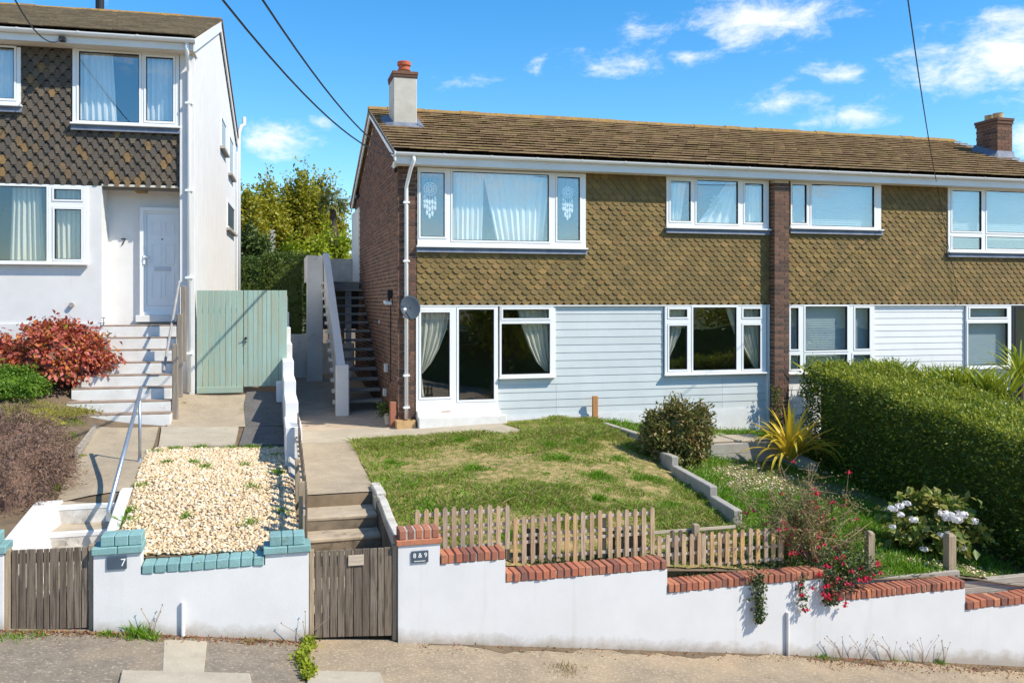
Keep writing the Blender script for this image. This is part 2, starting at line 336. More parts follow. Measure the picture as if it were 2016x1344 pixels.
mat('pavement', (.35,.272,.185), (.26,.205,.145), scale=2.6, rough=.95, bump=.8, bscale=70, c3=(.42,.305,.19), dirt=((.17,.13,.095), 3.1, .60, .7), speck=((.54,.43,.3), 34, .55, .55))
mat('slab', (.45,.39,.30), (.37,.315,.24), scale=3, rough=.95, bump=.5, bscale=80, dirt=((.25,.2,.15), 5, .59, .5), speck=((.54,.47,.37), 40, .57, .4))
mat('teal_gate', (.27,.45,.40), ramp=[(0,(.31,.455,.385)),(.3,(.36,.50,.435)),(.6,(.27,.41,.35)),(1,(.35,.475,.42))], c2=(.36,.40,.30), scale=4, stretch=(3,3,.5), rough=.8, bump=.4, bscale=50, dirt=((.33,.34,.25), 4, .58, .6), streak=((.20,.27,.22), .9, .58, .5))
mat('teal_coping', (.235,.41,.40), (.195,.345,.335), scale=5, rough=.8, bump=.5, bscale=60, rnd=.12, dirt=((.15,.12,.09), 12, .575, .85))
mat('wood_grey', (.15,.12,.095), ramp=[(0,(.20,.155,.115)),(.3,(.145,.112,.085)),(.6,(.245,.195,.15)),(1,(.175,.135,.098))], c2=(.095,.072,.052), scale=14, stretch=(4,4,.22), rough=.9, bump=.6, bscale=40, lo=.45, hi=.62, dirt=((.3,.29,.29), 2.6, .66, .5))
mat('wood_picket', (.4,.28,.17), ramp=[(0,(.50,.38,.27)),(.22,(.60,.38,.17)),(.4,(.54,.42,.30)),(.6,(.34,.27,.215)),(.8,(.66,.39,.15)),(1,(.50,.37,.25))], c2=(.30,.205,.13), scale=14, stretch=(4,4,.3), rough=.85, bump=.4, bscale=40, lo=.45, hi=.65)
mat('wood_rail', (.60,.50,.38), (.45,.36,.27), scale=12, stretch=(.3,4,4), rough=.9, bump=.4)
mat('wood_post', (.41,.32,.22), (.29,.22,.145), scale=12, stretch=(4,4,.3), rough=.85, bump=.4)
mat('wood_weathered', (.30,.255,.21), (.21,.175,.14), scale=12, stretch=(4,4,.3), rough=.9, bump=.4)
mat('wood_new', (.5,.24,.09), (.4,.19,.075), scale=12, stretch=(4,4,.3), rough=.8)
mat('sleeper', (.43,.385,.325), (.32,.28,.235), scale=9, stretch=(.4,3,3), rough=.95, bump=.5, dirt=((.2,.17,.13), 5, .6, .5))
mat('tread_wood', (.28,.25,.22), (.19,.17,.15), scale=10, stretch=(.4,3,3), rough=.8, bump=.3)
mat('slate_plaque', (.075,.10,.13), (.06,.085,.115), scale=12, rough=.5)
mat('soil', (.19,.135,.085), (.13,.095,.06), scale=5, rough=1, bump=.8, bscale=60, c3=(.22,.165,.1))
mat('lawn_base', (.40,.28,.13), (.17,.16,.045), scale=7, rough=1, bump=.6, bscale=60, lo=.40, hi=.58, c3=(.42,.30,.15))
mat('weedy_base', (.085,.13,.025), (.15,.13,.055), scale=2.4, rough=1, bump=.6, bscale=60)
mat('gravel_base', (.42,.31,.185), (.33,.24,.145), scale=18, rough=1, bump=.8, bscale=60)
mat('gravel', (.6,.45,.28), ramp=[(0,(.72,.56,.36)),(.2,(.60,.42,.22)),(.45,(.80,.67,.49)),(.7,(.52,.37,.22)),(.85,(.85,.76,.62)),(1,(.68,.50,.29))], rough=.9)
mat('bark', (.12,.085,.06), (.07,.05,.035), scale=15, stretch=(3,3,.5), rough=.95, bump=.6)
mat('twig', (.36,.24,.15), (.25,.16,.10), scale=10, rough=.9)
def leafmat(name, ramp, transl=.3, rough=.5, c2=None, amt=.5, scale=1.5, spec=.4):
    mat(name, ramp[0][1], ramp=ramp, rough=rough, transl=transl, c2=c2, amt=amt, scale=scale, spec=spec)
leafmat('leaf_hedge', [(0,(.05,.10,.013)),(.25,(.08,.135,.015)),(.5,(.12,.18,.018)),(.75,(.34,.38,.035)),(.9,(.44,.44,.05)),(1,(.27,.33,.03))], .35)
leafmat('leaf_clip', [(0,(.11,.22,.02)),(.5,(.19,.32,.03)),(1,(.13,.25,.022))], .3)
leafmat('leaf_back_hedge', [(0,(.06,.10,.018)),(.5,(.09,.14,.02)),(1,(.14,.18,.025))], .35)
leafmat('leaf_red', [(0,(.36,.06,.035)),(.2,(.52,.11,.045)),(.4,(.26,.045,.035)),(.6,(.60,.17,.13)),(.78,(.54,.19,.03)),(.9,(.40,.06,.075)),(.96,(.30,.24,.03)),(1,(.2,.2,.03))], .3)
leafmat('leaf_brown', [(0,(.21,.12,.085)),(.4,(.28,.185,.135)),(.7,(.15,.085,.06)),(1,(.34,.24,.175))], .1, .9)
leafmat('leaf_heather', [(0,(.26,.26,.03)),(.5,(.38,.33,.035)),(1,(.2,.21,.03))], .25, .7)
leafmat('leaf_pieris', [(0,(.17,.18,.04)),(.3,(.12,.14,.028)),(.55,(.28,.17,.06)),(.8,(.22,.21,.05)),(1,(.32,.19,.075))], .25, .45)
leafmat('leaf_flax', [(0,(.70,.50,.04)),(.5,(.78,.58,.07)),(.8,(.56,.46,.04)),(1,(.42,.40,.04))], .3, .4)
leafmat('leaf_fuchsia', [(0,(.15,.17,.04)),(.3,(.10,.14,.03)),(.55,(.20,.21,.06)),(.8,(.30,.20,.07)),(1,(.15,.16,.04))], .3)
leafmat('leaf_ivy', [(0,(.03,.055,.02)),(.5,(.05,.085,.025)),(.9,(.12,.15,.04)),(1,(.26,.25,.09))], .2)
leafmat('leaf_hydrangea', [(0,(.11,.17,.03)),(.4,(.18,.25,.04)),(.7,(.25,.27,.05)),(1,(.32,.28,.07))], .3)
leafmat('leaf_tree', [(0,(.31,.31,.02)),(.3,(.40,.36,.025)),(.55,(.17,.20,.018)),(.8,(.47,.39,.03)),(1,(.25,.25,.02))], .4)
leafmat('leaf_lime', [(0,(.30,.36,.014)),(.5,(.36,.42,.016)),(1,(.22,.30,.014))], .35)
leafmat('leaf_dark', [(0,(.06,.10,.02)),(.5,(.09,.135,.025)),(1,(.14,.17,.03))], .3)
leafmat('leaf_palm', [(0,(.13,.155,.035)),(.5,(.20,.20,.05)),(1,(.095,.13,.03))], .25)
leafmat('leaf_sedge', [(0,(.27,.33,.025)),(.5,(.38,.42,.03)),(1,(.2,.26,.02))], .3)
leafmat('grass', [(0,(.16,.31,.012)),(.3,(.25,.40,.02)),(.55,(.11,.22,.01)),(.66,(.30,.28,.06)),(.8,(.46,.37,.15)),(.93,(.36,.30,.11)),(1,(.2,.26,.025))], .35, .6)
leafmat('grass_lush', [(0,(.12,.27,.01)),(.5,(.20,.37,.016)),(1,(.09,.19,.01))], .35, .5)
leafmat('straw', [(0,(.34,.26,.12)),(.5,(.26,.19,.09)),(1,(.42,.33,.17))], .2, .8)
leafmat('litter', [(0,(.24,.13,.06)),(.4,(.32,.17,.06)),(.6,(.38,.05,.06)),(.8,(.16,.10,.05)),(1,(.4,.3,.1))], .1, .8)
leafmat('petal_red', [(0,(.62,.015,.045)),(.6,(.55,.02,.09)),(1,(.70,.04,.07))], .3)
leafmat('petal_white', [(0,(.86,.83,.84)),(.6,(.88,.85,.85)),(1,(.80,.74,.78))], .3)
mat('hill_green', (.09,.12,.03), (.13,.15,.045), scale=.05, rough=1, c3=(.06,.09,.025))
# ------------------------------------------------------------------ terrain
class TPS:
    def __init__(s, pts, lam=1e-3):
        P = np.array(pts, float); s.p = P[:, :2]; n = len(P)
        K = s.u(np.linalg.norm(s.p[:, None]-s.p[None], axis=2))+lam*np.eye(n); A = np.hstack([np.ones((n, 1)), s.p])
        M = np.block([[K, A], [A.T, np.zeros((3, 3))]]); s.w = np.linalg.solve(M, np.concatenate([P[:, 2], np.zeros(3)]))
    @staticmethod
    def u(r): return np.where(r > 1e-9, r*r*np.log(np.maximum(r, 1e-9)), 0)
    def __call__(s, x, y):
        x = np.clip(np.asarray(x, float), -9, 20); y = np.clip(np.asarray(y, float), 9.2, 29)
        q = np.stack([x, y], -1); d = np.linalg.norm(q[..., None, :]-s.p, axis=-1)
        return s.u(d)@s.w[:-3]+s.w[-3]+q[..., 0]*s.w[-2]+q[..., 1]*s.w[-1]
HR = TPS([aY(800,843,16.75),aY(1000,830,16.75),aY(1170,828,16.7),aY(1290,838,16.7),aY(1400,846,16.7),aY(1508,852,16.7),(14,16.7,.55),(18,16.7,.3),
          aY(640,818,18.8),aY(600,752,23.8),(2.2,24,1.42),(.5,28,1.6),(18,28,.8),(10,28,1.1),(.5,11.8,1.02),(1.3,11.8,1.02),(.5,14,1.05),(1.2,15,1.07),(2.2,13.4,1.0),(1.5,10.3,.84),(4.2,13,.93),(3,15.4,1.13),(5.5,15.4,1.12),
          (2.0,9.55,.72),aY(1000,1108,9.55),aY(1300,1112,9.55),aY(1540,1118,9.55),aY(1716,1134,9.5),aY(1880,1130,9.5),(9.2,9.5,-.12),(11,9.5,-.3),
          (5.3,10.6,.55),(10.5,15.3,.42),(9.85,10.4,-.15),(8,14.9,.56),(7,14.3,.66),(6.1,13.2,.74),(7.5,12,.38),(13,13,.15),(16,11,-.5)])
HL = TPS([(-1.25,16.4,1.90),(.2,16.4,1.90),aY(310,882,13.4),aY(480,882,13.4),aY(230,840,14.5),aY(200,958,11.2),aY(300,1092,9.45),aY(520,1085,9.45),(-2.3,11,1.25),(-4,10,1.35),(-4,13,1.75),(-4,16,2.4),(-2.2,15.8,2.0),(-8,10,1.9),(-8,16,3.0),
          (-.5,20,2.4),(.2,24,2.6),(-4,25,3),(-9,28,3.4),(0,29,2.7)])
XB = .30                                         # line of the dividing wall
def HG(x, y): x = np.asarray(x, float); return np.where(x > XB, HR(x, y), HL(x, y))
def G(px, py, hf=HG):
    d = ray(px, py); z = 1.0
    for _ in range(60):
        t = (z-CZ)/d[2]; z = .5*z+.5*float(hf(d[0]*t, d[1]*t))
    t = (z-CZ)/d[2]; return (d[0]*t, d[1]*t, z)
_px = [-60,-2.4,-1.6,.37,1.26,5.82,9.2,70]; _pz = [5.5,.48,.39,.10,0.,-.60,-1.10,-9]
def ZP(x): return np.interp(x, _px, _pz)
STEP_R = (.40, 1.30, 11.7)                        # opening for the garden steps of the middle plot
LS = (-2.42, -1.62, 10.75)                        # and of the left plot
def build_ground():
    xs = sorted(set([-400,-150,-60,-30,-16]+list(np.arange(-10,20.01,.25).round(3))+[.295,.305,.39,.395,1.30,1.305,-2.43,-2.425,-1.62,-1.615,26,40,80,200,400]))
    ys = sorted(set([9.40]+list(np.arange(9.5,18,.25).round(3))+[11.705,11.71,10.755,10.76]+list(np.arange(18,30,.75))+[40,60,100,200,500,1500]))
    X, Y = np.meshgrid(xs, ys); Z = HG(X, Y)
    Z = np.where((X > .392) & (X < 1.302) & (Y < 11.708), -.25, Z); Z = np.where((X > -2.427) & (X < -1.618) & (Y < 10.757), .1, Z)
    nx, ny = len(xs), len(ys); V = np.stack([X, Y, Z], -1).reshape(-1, 3); F = []
    idx = np.arange(nx*ny).reshape(ny, nx); a = idx[:-1,:-1].ravel(); b = idx[:-1,1:].ravel(); c = idx[1:,1:].ravel(); d = idx[1:,:-1].ravel()
    F = np.concatenate([np.stack([a,b,c],1), np.stack([a,c,d],1)])
    struct(np_mesh('ground', V, F, np.zeros(len(F)), 'soil'))
    # pavement and road run down the hill
    xs = [-400,-60,-20,-8,-4,-2.4,-1.6,-.6,.30]; ys = [-60,-20,-5,2,6,8,8.6,9.0,9.30]
    def sheet(xs, ys, name, m, off=0):
        V = [(x, y, float(ZP(x))+off) for y in ys for x in xs]; nx = len(xs)
        b = MB(); b.v = V
        for j in range(len(ys)-1):
            for i in range(nx-1): b.f.append((j*nx+i, j*nx+i+1, (j+1)*nx+i+1, (j+1)*nx+i)); b.r.append(0)
        return struct(b.build(name, m))
    pv = sheet(xs, ys, 'tarmac_pavement', 'tarmac'); sheet([.30,.37,1.26,3,5.82,7.5,9.2,12,20,40,70,400], ys, 'concrete_pavement', 'pavement')
    # pale concrete infill strips on the tarmac
    def slab(q, name, m, h, par):
        p = [(x, y, float(ZP(x))) for x, y in q]; b = MB(); b.hexa([(x, y, z-.05) for x, y, z in p]+[(x, y, z+h) for x, y, z in p]); return b.build(name, m, par, bevel=.008)
    def gp(px, py):
        z = 0.
        for _ in range(30):
            d = ray(px, py); t = (z-CZ)/d[2]; z = .5*z+.5*float(ZP(d[0]*t))
        return (d[0]*t, d[1]*t)
    global GP; GP = gp
    slab([gp(318,1344),gp(400,1344),gp(408,1262),gp(322,1258)], 'paving_slab', 'slab', .006, pv)
    slab([gp(225,1390),gp(505,1390),gp(492,1330),gp(240,1324)], 'paving_slab', 'slab', .03, pv)
    slab([gp(590,1390),gp(770,1390),gp(748,1328),gp(612,1324)], 'paving_slab', 'slab', .03, pv)
build_ground()
def convex_sheet(poly, hf, off, name, m, res=.2, parent=None, thick=0.):
    """ground covering that follows the terrain, inside a convex plan polygon"""
    P = [Vector((p[0], p[1], 0)) for p in poly]
    if sum((P[i].x*P[(i+1)%len(P)].y-P[(i+1)%len(P)].x*P[i].y) for i in range(len(P))) < 0: P.reverse()
    x0, x1 = min(p.x for p in P), max(p.x for p in P); y0, y1 = min(p.y for p in P), max(p.y for p in P)
    nx, ny = max(1, int((x1-x0)/res)), max(1, int((y1-y0)/res)); bm = bmesh.new()
    vs = [[bm.verts.new((x0+(x1-x0)*i/nx, y0+(y1-y0)*j/ny, 0)) for i in range(nx+1)] for j in range(ny+1)]
    for j in range(ny):
        for i in range(nx): bm.faces.new((vs[j][i], vs[j][i+1], vs[j+1][i+1], vs[j+1][i]))
    for i in range(len(P)):
        a, b = P[i], P[(i+1) % len(P)]; e = b-a
        bmesh.ops.bisect_plane(bm, geom=list(bm.verts)+list(bm.edges)+list(bm.faces), plane_co=a, plane_no=(e.y, -e.x, 0), clear_outer=True)
    for v in bm.verts: v.co.z = float(hf(v.co.x, v.co.y))+off
    if thick:
        ret = bmesh.ops.extrude_face_region(bm, geom=list(bm.faces))
        for g in ret['geom']:
            if isinstance(g, bmesh.types.BMVert): g.co.z -= thick
        bmesh.ops.recalc_face_normals(bm, faces=bm.faces)
    org = ((x0+x1)/2, (y0+y1)/2, min(v.co.z for v in bm.verts))
    for v in bm.verts: v.co -= Vector(org)
    me = bpy.data.meshes.new(name); bm.to_mesh(me); bm.free(); me.materials.append(MAT[m]); return link(name, me, org, parent)
def inside(poly, x, y):
    c = np.zeros(np.shape(x), bool); n = len(poly)
    for i in range(n):
        x1, y1 = poly[i][:2]; x2, y2 = poly[(i+1) % n][:2]
        if y1 == y2: continue
        k = ((y1 > y) != (y2 > y)) & (x < (x2-x1)*(y-y1)/(y2-y1)+x1); c ^= k
    return c
def cell_sheet(poly, hf, off, name, m, res=.09):
    xs = np.arange(min(p[0] for p in poly), max(p[0] for p in poly)+res, res); ys = np.arange(min(p[1] for p in poly), max(p[1] for p in poly)+res, res)
    X, Y = np.meshgrid(xs, ys); X = X+rng.uniform(-.3,.3,X.shape)*res; Y = Y+rng.uniform(-.3,.3,X.shape)*res
    Z = hf(X, Y)+off+rng.uniform(-.006,.010,X.shape); ny, nx = X.shape
    idx = np.arange(nx*ny).reshape(ny, nx); a = idx[:-1,:-1]; b = idx[:-1,1:]; c = idx[1:,1:]; d = idx[1:,:-1]
    ok = inside(poly, (X[:-1,:-1]+X[1:,1:])/2, (Y[:-1,:-1]+Y[1:,1:])/2)
    a, b, c, d = a[ok], b[ok], c[ok], d[ok]; F = np.concatenate([np.stack([a,b,c],1), np.stack([a,c,d],1)])
    used, inv = np.unique(F, return_inverse=True); V = np.stack([X, Y, Z], -1).reshape(-1, 3)[used]
    return np_mesh(name, V, inv.reshape(-1, 3), rng.random(len(F)), m, smooth=True)
g2 = lambda px, py: G(px, py)[:2]
# middle plot: concrete path, patio strip, shaded alley
struct(convex_sheet([(.42,11.75),(1.34,11.75),g2(692,872),(.42,15.6)], HR, .016, 'path', 'concrete'))
struct(convex_sheet([(.42,15.6),g2(692,872),(4.45,15.35),(4.15,16.78),(.42,16.9)], HR, .024, 'patio', 'slab', thick=.05))
struct(convex_sheet([(.42,16.9),(2.34,16.9),(2.34,26.5),(.42,26.5)], HR, .012, 'alley', 'concrete_dark'))
LAWN = [g2(694,872),(2.5,15.45),(4.45,15.4),(4.2,16.75),(6.2,16.75),g2(1183,832),g2(1290,892),g2(1332,932),g2(1405,996),g2(1452,1046),(5.6,9.45),(1.45,9.45),(1.38,10.6),(1.36,11.8)]
struct(cell_sheet(LAWN, HR, .016, 'lawn', 'lawn_base'))
BED = [g2(1183,832),(6.7,16.7),(10.1,16.7),(10.6,15.2),(9.9,10.3),(9.7,9.45),(5.6,9.45),g2(1452,1046),g2(1405,996),g2(1332,932),g2(1290,892)]
struct(cell_sheet(BED, HR, .014, 'garden_bed', 'weedy_base'))
# left plot: path, drive slabs, gravel
LP = [(-2.3,10.98),(-1.63,10.98),g2(275,955),g2(312,842),g2(192,842)]
struct(convex_sheet(LP, HL, .02, 'front_path', 'concrete'))
dr = struct(convex_sheet([(-2.0,16.3),(.22,16.3),(.22,14.6),g2(478,842),g2(330,842)], HL, .018, 'drive', 'concrete'))
sl1 = convex_sheet([g2(312,882),g2(462,880),g2(470,843),g2(318,843)], HL, .032, 'paving_slab', 'slab', parent=dr, thick=.05)
convex_sheet([g2(470,880),(.2,13.45),(.2,14.45),g2(482,843)], HL, .032, 'paving_slab', 'asphalt', parent=dr, thick=.05)
convex_sheet([g2(484,842),(.2,14.5),(.2,16.3),g2(486,772),g2(480,800)], HL, .026, 'tarmac_patch', 'asphalt', parent=dr)
GRAVEL = [(-1.50,9.42),(.02,9.42),(.30,9.9),(.2,13.3),g2(312,884),g2(290,890),g2(255,1010)]
struct(cell_sheet(GRAVEL, HL, .014, 'gravel_base', 'gravel_base'))
# loose gravel stones: a heap nobody could count
def gravel(poly, n, hf, name, label, smin=.012, smax=.030, m='gravel', keep=None):
    x = rng.uniform(min(p[0] for p in poly), max(p[0] for p in poly), n*3); y = rng.uniform(min(p[1] for p in poly), max(p[1] for p in poly), n*3)
    k = inside(poly, x, y); x, y = x[k][:n], y[k][:n]
    if keep is not None: k = keep(x, y); x, y = x[k], y[k]
    n = len(x); z = hf(x, y)+.018+rng.uniform(-.004,.016,n); s = rng.uniform(smin, smax, n)
    base = np.array([(1,0,0),(0,1,0),(-1,0,0),(0,-1,0),(0,0,.7),(0,0,-.7)]); a = rng.uniform(0, 6.28, n); R = np.zeros((n,3,3))
    R[:,0,0]=np.cos(a); R[:,0,1]=-np.sin(a); R[:,1,0]=np.sin(a); R[:,1,1]=np.cos(a); R[:,2,2]=1; tx = rng.uniform(-.7,.7,n); R[:,0,2]=tx; R[:,2,0]=-tx
    b = base[None]*(s[:,None,None]*rng.uniform(.45,1.4,(n,1,3))); V = np.einsum('nij,nkj->nki', R, b)+np.stack([x,y,z],1)[:,None]
    f = np.array([(0,1,4),(1,2,4),(2,3,4),(3,0,4),(1,0,5),(2,1,5),(3,2,5),(0,3,5)]); F = (f[None]+6*np.arange(n)[:,None,None]).reshape(-1,3)
    o = np_mesh(name, V.reshape(-1,3), F, np.repeat(rng.random(n), 8), m, kind='stuff'); return tag(o, label, 'gravel')
gravel(GRAVEL, 17000, HL, 'gravel', 'loose buff gravel covering the small front bed of the white house', keep=lambda x, y: rng.random(len(x)) < .93-.5*np.clip(np.sin(3.1*x+1)*np.sin(2.3*y)+.25*np.sin(7*x-5*y)-.45, 0, 1))
# ------------------------------------------------------------------ text
def text_mesh(body, size, ext=.004):
    cu = bpy.data.curves.new('t', 'FONT'); cu.body = body; cu.size = size; cu.extrude = ext; cu.align_x = 'CENTER'; cu.align_y = 'CENTER'
    o = bpy.data.objects.new('t', cu); C.objects.link(o); bpy.context.view_layer.update()
    me = bpy.data.meshes.new_from_object(o.evaluated_get(bpy.context.evaluated_depsgraph_get())); bpy.data.objects.remove(o)
    me.transform(Matrix.Rotation(math.radians(90), 4, 'X')); return me
def lettering(body, size, p, m, parent, name='lettering', ext=.004):
    me = text_mesh(body, size, ext); me.materials.append(MAT[m]); q = FR.out(p); return link(name, me, q, parent, rotz=FR.a)
# ------------------------------------------------------------------ front boundary walls
YW = 9.2; YB = 9.42
def coping(par, x0, x1, zb, n, m, h=.098, mesh_cache={}, wob=.010, name='brick', proud=.012, mor='mortar_pale'):
    w = (x1-x0)/n; key = (m, round(w, 3), h)
    if key not in mesh_cache:
        ms = []
        for v in range(4):
            b = MB(); j = lambda: random.uniform(-.004, .004)
            ww = w/2-.0055; y0, y1 = 0, YB-YW+proud*2-.01
            b.hexa([(-ww+j(),y0+j(),0),(ww+j(),y0+j(),0),(ww+j(),y1,0),(-ww+j(),y1,0),(-ww+j(),y0+j(),h+j()),(ww+j(),y0+j(),h+j()),(ww+j(),y1,h+j()),(-ww+j(),y1,h+j())])
            me = b.mesh(name, bevel=.007, frame=WORLD); me.materials.append(MAT[m]); ms.append(me)
        mesh_cache[key] = ms
    for i in range(n):
        link(name, random.choice(mesh_cache[key]), (x0+w*(i+.5), YW-proud+random.uniform(-wob, wob), zb+random.uniform(0, wob)), par, rotz=random.uniform(-.03,.03))
    b = MB(); b.box(x0+.006, x1-.006, YW+.006, YB-.006, zb-.004, zb+h-.014); b.build('mortar_bed', mor, par)
def wall_body(par, secs, m):
    """secs: (x0, x1, ztop); the foot follows the pavement"""
    b = MB()
    for x0, x1, zt in secs:
        n = max(1, int((x1-x0)/.4))
        for i in range(n):
            a, c = x0+(x1-x0)*i/n, x0+(x1-x0)*(i+1)/n
            b.hexa([(a,YW,float(ZP(a))-.25),(c,YW,float(ZP(c))-.25),(c,YB,float(ZP(c))-.25),(a,YB,float(ZP(a))-.25),(a,YW,zt),(c,YW,zt),(c,YB,zt),(a,YB,zt)])
    o = b.build('rendered_wall', m, par); return o
zw = lambda px, py: aY(px, py, YW)[2]; xw = lambda px, py=1150: aY(px, py, YW)[0]
# wall of the middle plot
w8 = thing('boundary_wall', 'white painted stepped front wall topped with red brick-on-edge coping', 'wall', (4.5, YW, -.4))
secs = [(784,866,zw(825,1071)),(866,995,zw(930,1106)),(995,1313.5,zw(1150,1134)),(1313.5,1622,zw(1460,1153.5)),(1622,1900,zw(1770,1171.5))]
S8 = [(xw(a), xw(b), z) for a, b, z in secs]; S8.append((S8[-1][1], 12.5, zw(1957,1194)))
wall_body(w8, S8, 'wall_paint')
zc = S8[0][2]
b = MB(); b.box(S8[0][0]-.02, S8[0][1]+.02, YW-.02, YB+.02, zc, zc+.055); b.build('cap_course', 'brick_red', w8, bevel=.005)
nb = 2
for i in range(5):
    w = (S8[0][1]-S8[0][0]-.01)/5; b = MB(); b.box(S8[0][0]+.005+w*i+.006, S8[0][0]+.005+w*(i+1)-.006, YW-.004+random.uniform(-.004,.004), YB+.006, zc+.058, zc+.155+random.uniform(-.004,.004)); b.build('brick', 'brick_red', w8, bevel=.008)
b = MB(); b.box(S8[0][0]+.02, S8[0][1]-.02, YW+.003, YB-.01, zc+.05, zc+.147); b.build('mortar_bed', 'mortar_pale', w8)
for (x0, x1, z), n in zip(S8[1:], (9,23,27,28,40)): coping(w8, x0+.004, x1-.003, z+.002, n, 'brick_red')
sg = tag(MB().box(xw(810), xw(843), YW-.018, YW-.002, zw(826,1106), zw(826,1083)).build('house_sign', 'slate_plaque', bevel=.003), 'small slate plaque reading 8 & 9 on the white gate pillar', 'sign')
lettering('8 & 9', .068, ((xw(810)+xw(843))/2, YW-.020, zw(826,1092)), 'paper_white', sg, ext=.002)
pr = MB()
for i in range(9): pr.box(xw(815)+.013*i, xw(815)+.013*i+.009, YW-.0215, YW-.0185, zw(826,1103.5), zw(826,1102))
pr.build('small_print', 'paper_white', sg)
# wall of the left plot
w7 = thing('boundary_wall', 'white rendered front wall with turquoise painted brick coping and pillars', 'wall', (-.6, YW, -.2))
S7 = [(xw(184),xw(277),zw(230,1090)),(xw(277),xw(522),zw(400,1121)),(xw(522),xw(608),zw(565,1088))]
wall_body(w7, S7, 'render_white')
coping(w7, S7[1][0]+.004, S7[1][1]-.004, S7[1][2]+.002, 10, 'teal_coping', h=.088, wob=.004, mor='teal_coping')
for (x0, x1, z), (a, b_) in zip((S7[0], S7[2]), ((197,280),(530,600))):
    for i in range(2):
        w = (x1-x0+.04)/2; MB().box(x0-.02+w*i+.002, x0-.02+w*(i+1)-.002, YW-.028, YB+.03, z+.001, z+.072).build('cap_brick', 'teal_coping', w7, bevel=.008)
    X0, X1 = xw(a, 1060), xw(b_, 1060)
    for i in range(3):
        w = (X1-X0)/3; MB().box(X0+w*i+.002, X0+w*(i+1)-.002, YW-.004+random.uniform(-.004,.004), YB+.0, z+.074, z+.175).build('cap_brick', 'teal_coping', w7, bevel=.008)
sg = tag(MB().box(xw(211), xw(250), YW-.018, YW-.002, zw(230,1119), zw(230,1094)).build('house_sign', 'slate_plaque', bevel=.003), 'small slate plaque with a white 7 on the turquoise-capped pillar', 'sign')
lettering('7', .10, (xw(243), YW-.021, zw(243,1106)), 'paper_white', sg, ext=.002)
dp = tag(MB().tube([(xw(360.5),YW-.022,float(ZP(-.75))-.02),(xw(360.5),YW-.022,zw(360,1183))], .019, 12).build('drain_pipe', 'upvc'), 'short white plastic pipe standing against the rendered wall', 'pipe')
tag(MB().tube([(xw(1549),YW-.02,float(ZP(5.8))-.02),(xw(1549),YW-.02,zw(1549,1203))], .02, 12).build('drain_pipe', 'wall_paint'), 'stained white pipe on the stepped wall below the fuchsia', 'pipe')
# end pillar of the next plot up the hill
wl = thing('boundary_wall', 'turquoise-capped white pillar on the far side of the grey plank gate', 'wall', (-2.65, YW, .3))
wall_body(wl, [(-3.3, xw(6), zw(3,1090))], 'render_white')
MB().box(-3.3, xw(12), YW-.02, YB+.02, zw(3,1090)+.001, zw(3,1090)+.075).build('cap_brick', 'teal_coping', wl, bevel=.008); MB().box(-3.3, xw(-4), YW, YB, zw(3,1090)+.077, zw(3,1090)+.18).build('cap_brick', 'teal_coping', wl, bevel=.008)
# ------------------------------------------------------------------ plank gates
def plank_gate(label, x0, x1, z0l, z0r, ztl, ztr, n, patch=False, posts=(True, True)):
    t = thing('garden_gate', label, 'gate', ((x0+x1)/2, YW+.06, min(z0l, z0r))); y = YW+.05
    if posts[0]: MB().box(x0, x0+.045, y-.01, y+.07, z0l-.05, ztl+.01).build('post', 'wood_post', t, bevel=.004); x0 += .05
    if posts[1]: MB().box(x1-.045, x1, y-.01, y+.07, z0r-.05, ztr+.02).build('post', 'wood_post', t, bevel=.004); x1 -= .05
    xs = [x0+(x1-x0)*i/n+(random.uniform(-.012,.012) if 0 < i < n else 0) for i in range(n+1)]
    for a, c in zip(xs, xs[1:]):
        l = lambda x: (x-x0)/(x1-x0); zb0, zb1 = z0l+(z0r-z0l)*l(a), z0l+(z0r-z0l)*l(c); zt0, zt1 = ztl+(ztr-ztl)*l(a)+random.uniform(-.004,.004), ztl+(ztr-ztl)*l(c)
        d = random.uniform(-.004,.004); a += .003; c -= .003
        MB().hexa([(a,y+d,zb0),(c,y+d,zb1),(c,y+d+.02,zb1),(a,y+d+.02,zb0),(a,y+d,zt0),(c,y+d,zt1),(c,y+d+.02,zt1),(a,y+d+.02,zt0)]).build('plank', 'wood_grey', t, bevel=.004)
    for k in (.14, .82):
        zl = z0l+(ztl-z0l)*k; zr = z0r+(ztr-z0r)*k; MB().hexa([(x0,y+.026,zl),(x1,y+.026,zr),(x1,y+.06,zr),(x0,y+.06,zl),(x0,y+.026,zl+.09),(x1,y+.026,zr+.09),(x1,y+.06,zr+.09),(x0,y+.06,zl+.09)]).build('ledge', 'wood_grey', t)
    if patch: MB().box(xw(686,1100), xw(717,1100), y-.014, y-.005, zw(700,1115), zw(700,1094)).build('repair_patch', 'wood_rail', t, bevel=.003)
    return t
plank_gate('weathered grey plank gate with a pale repair patch, closing the mossy steps', xw(609.5), xw(782.5), zw(612,1263)+.02, zw(780,1257)+.02, zw(612,1088), zw(780,1079), 10, True)
plank_gate('plain weathered plank gate between the two turquoise-capped pillars', xw(7), xw(183), zw(5,1246), zw(183,1238), zw(14,1086), zw(183,1078), 10)
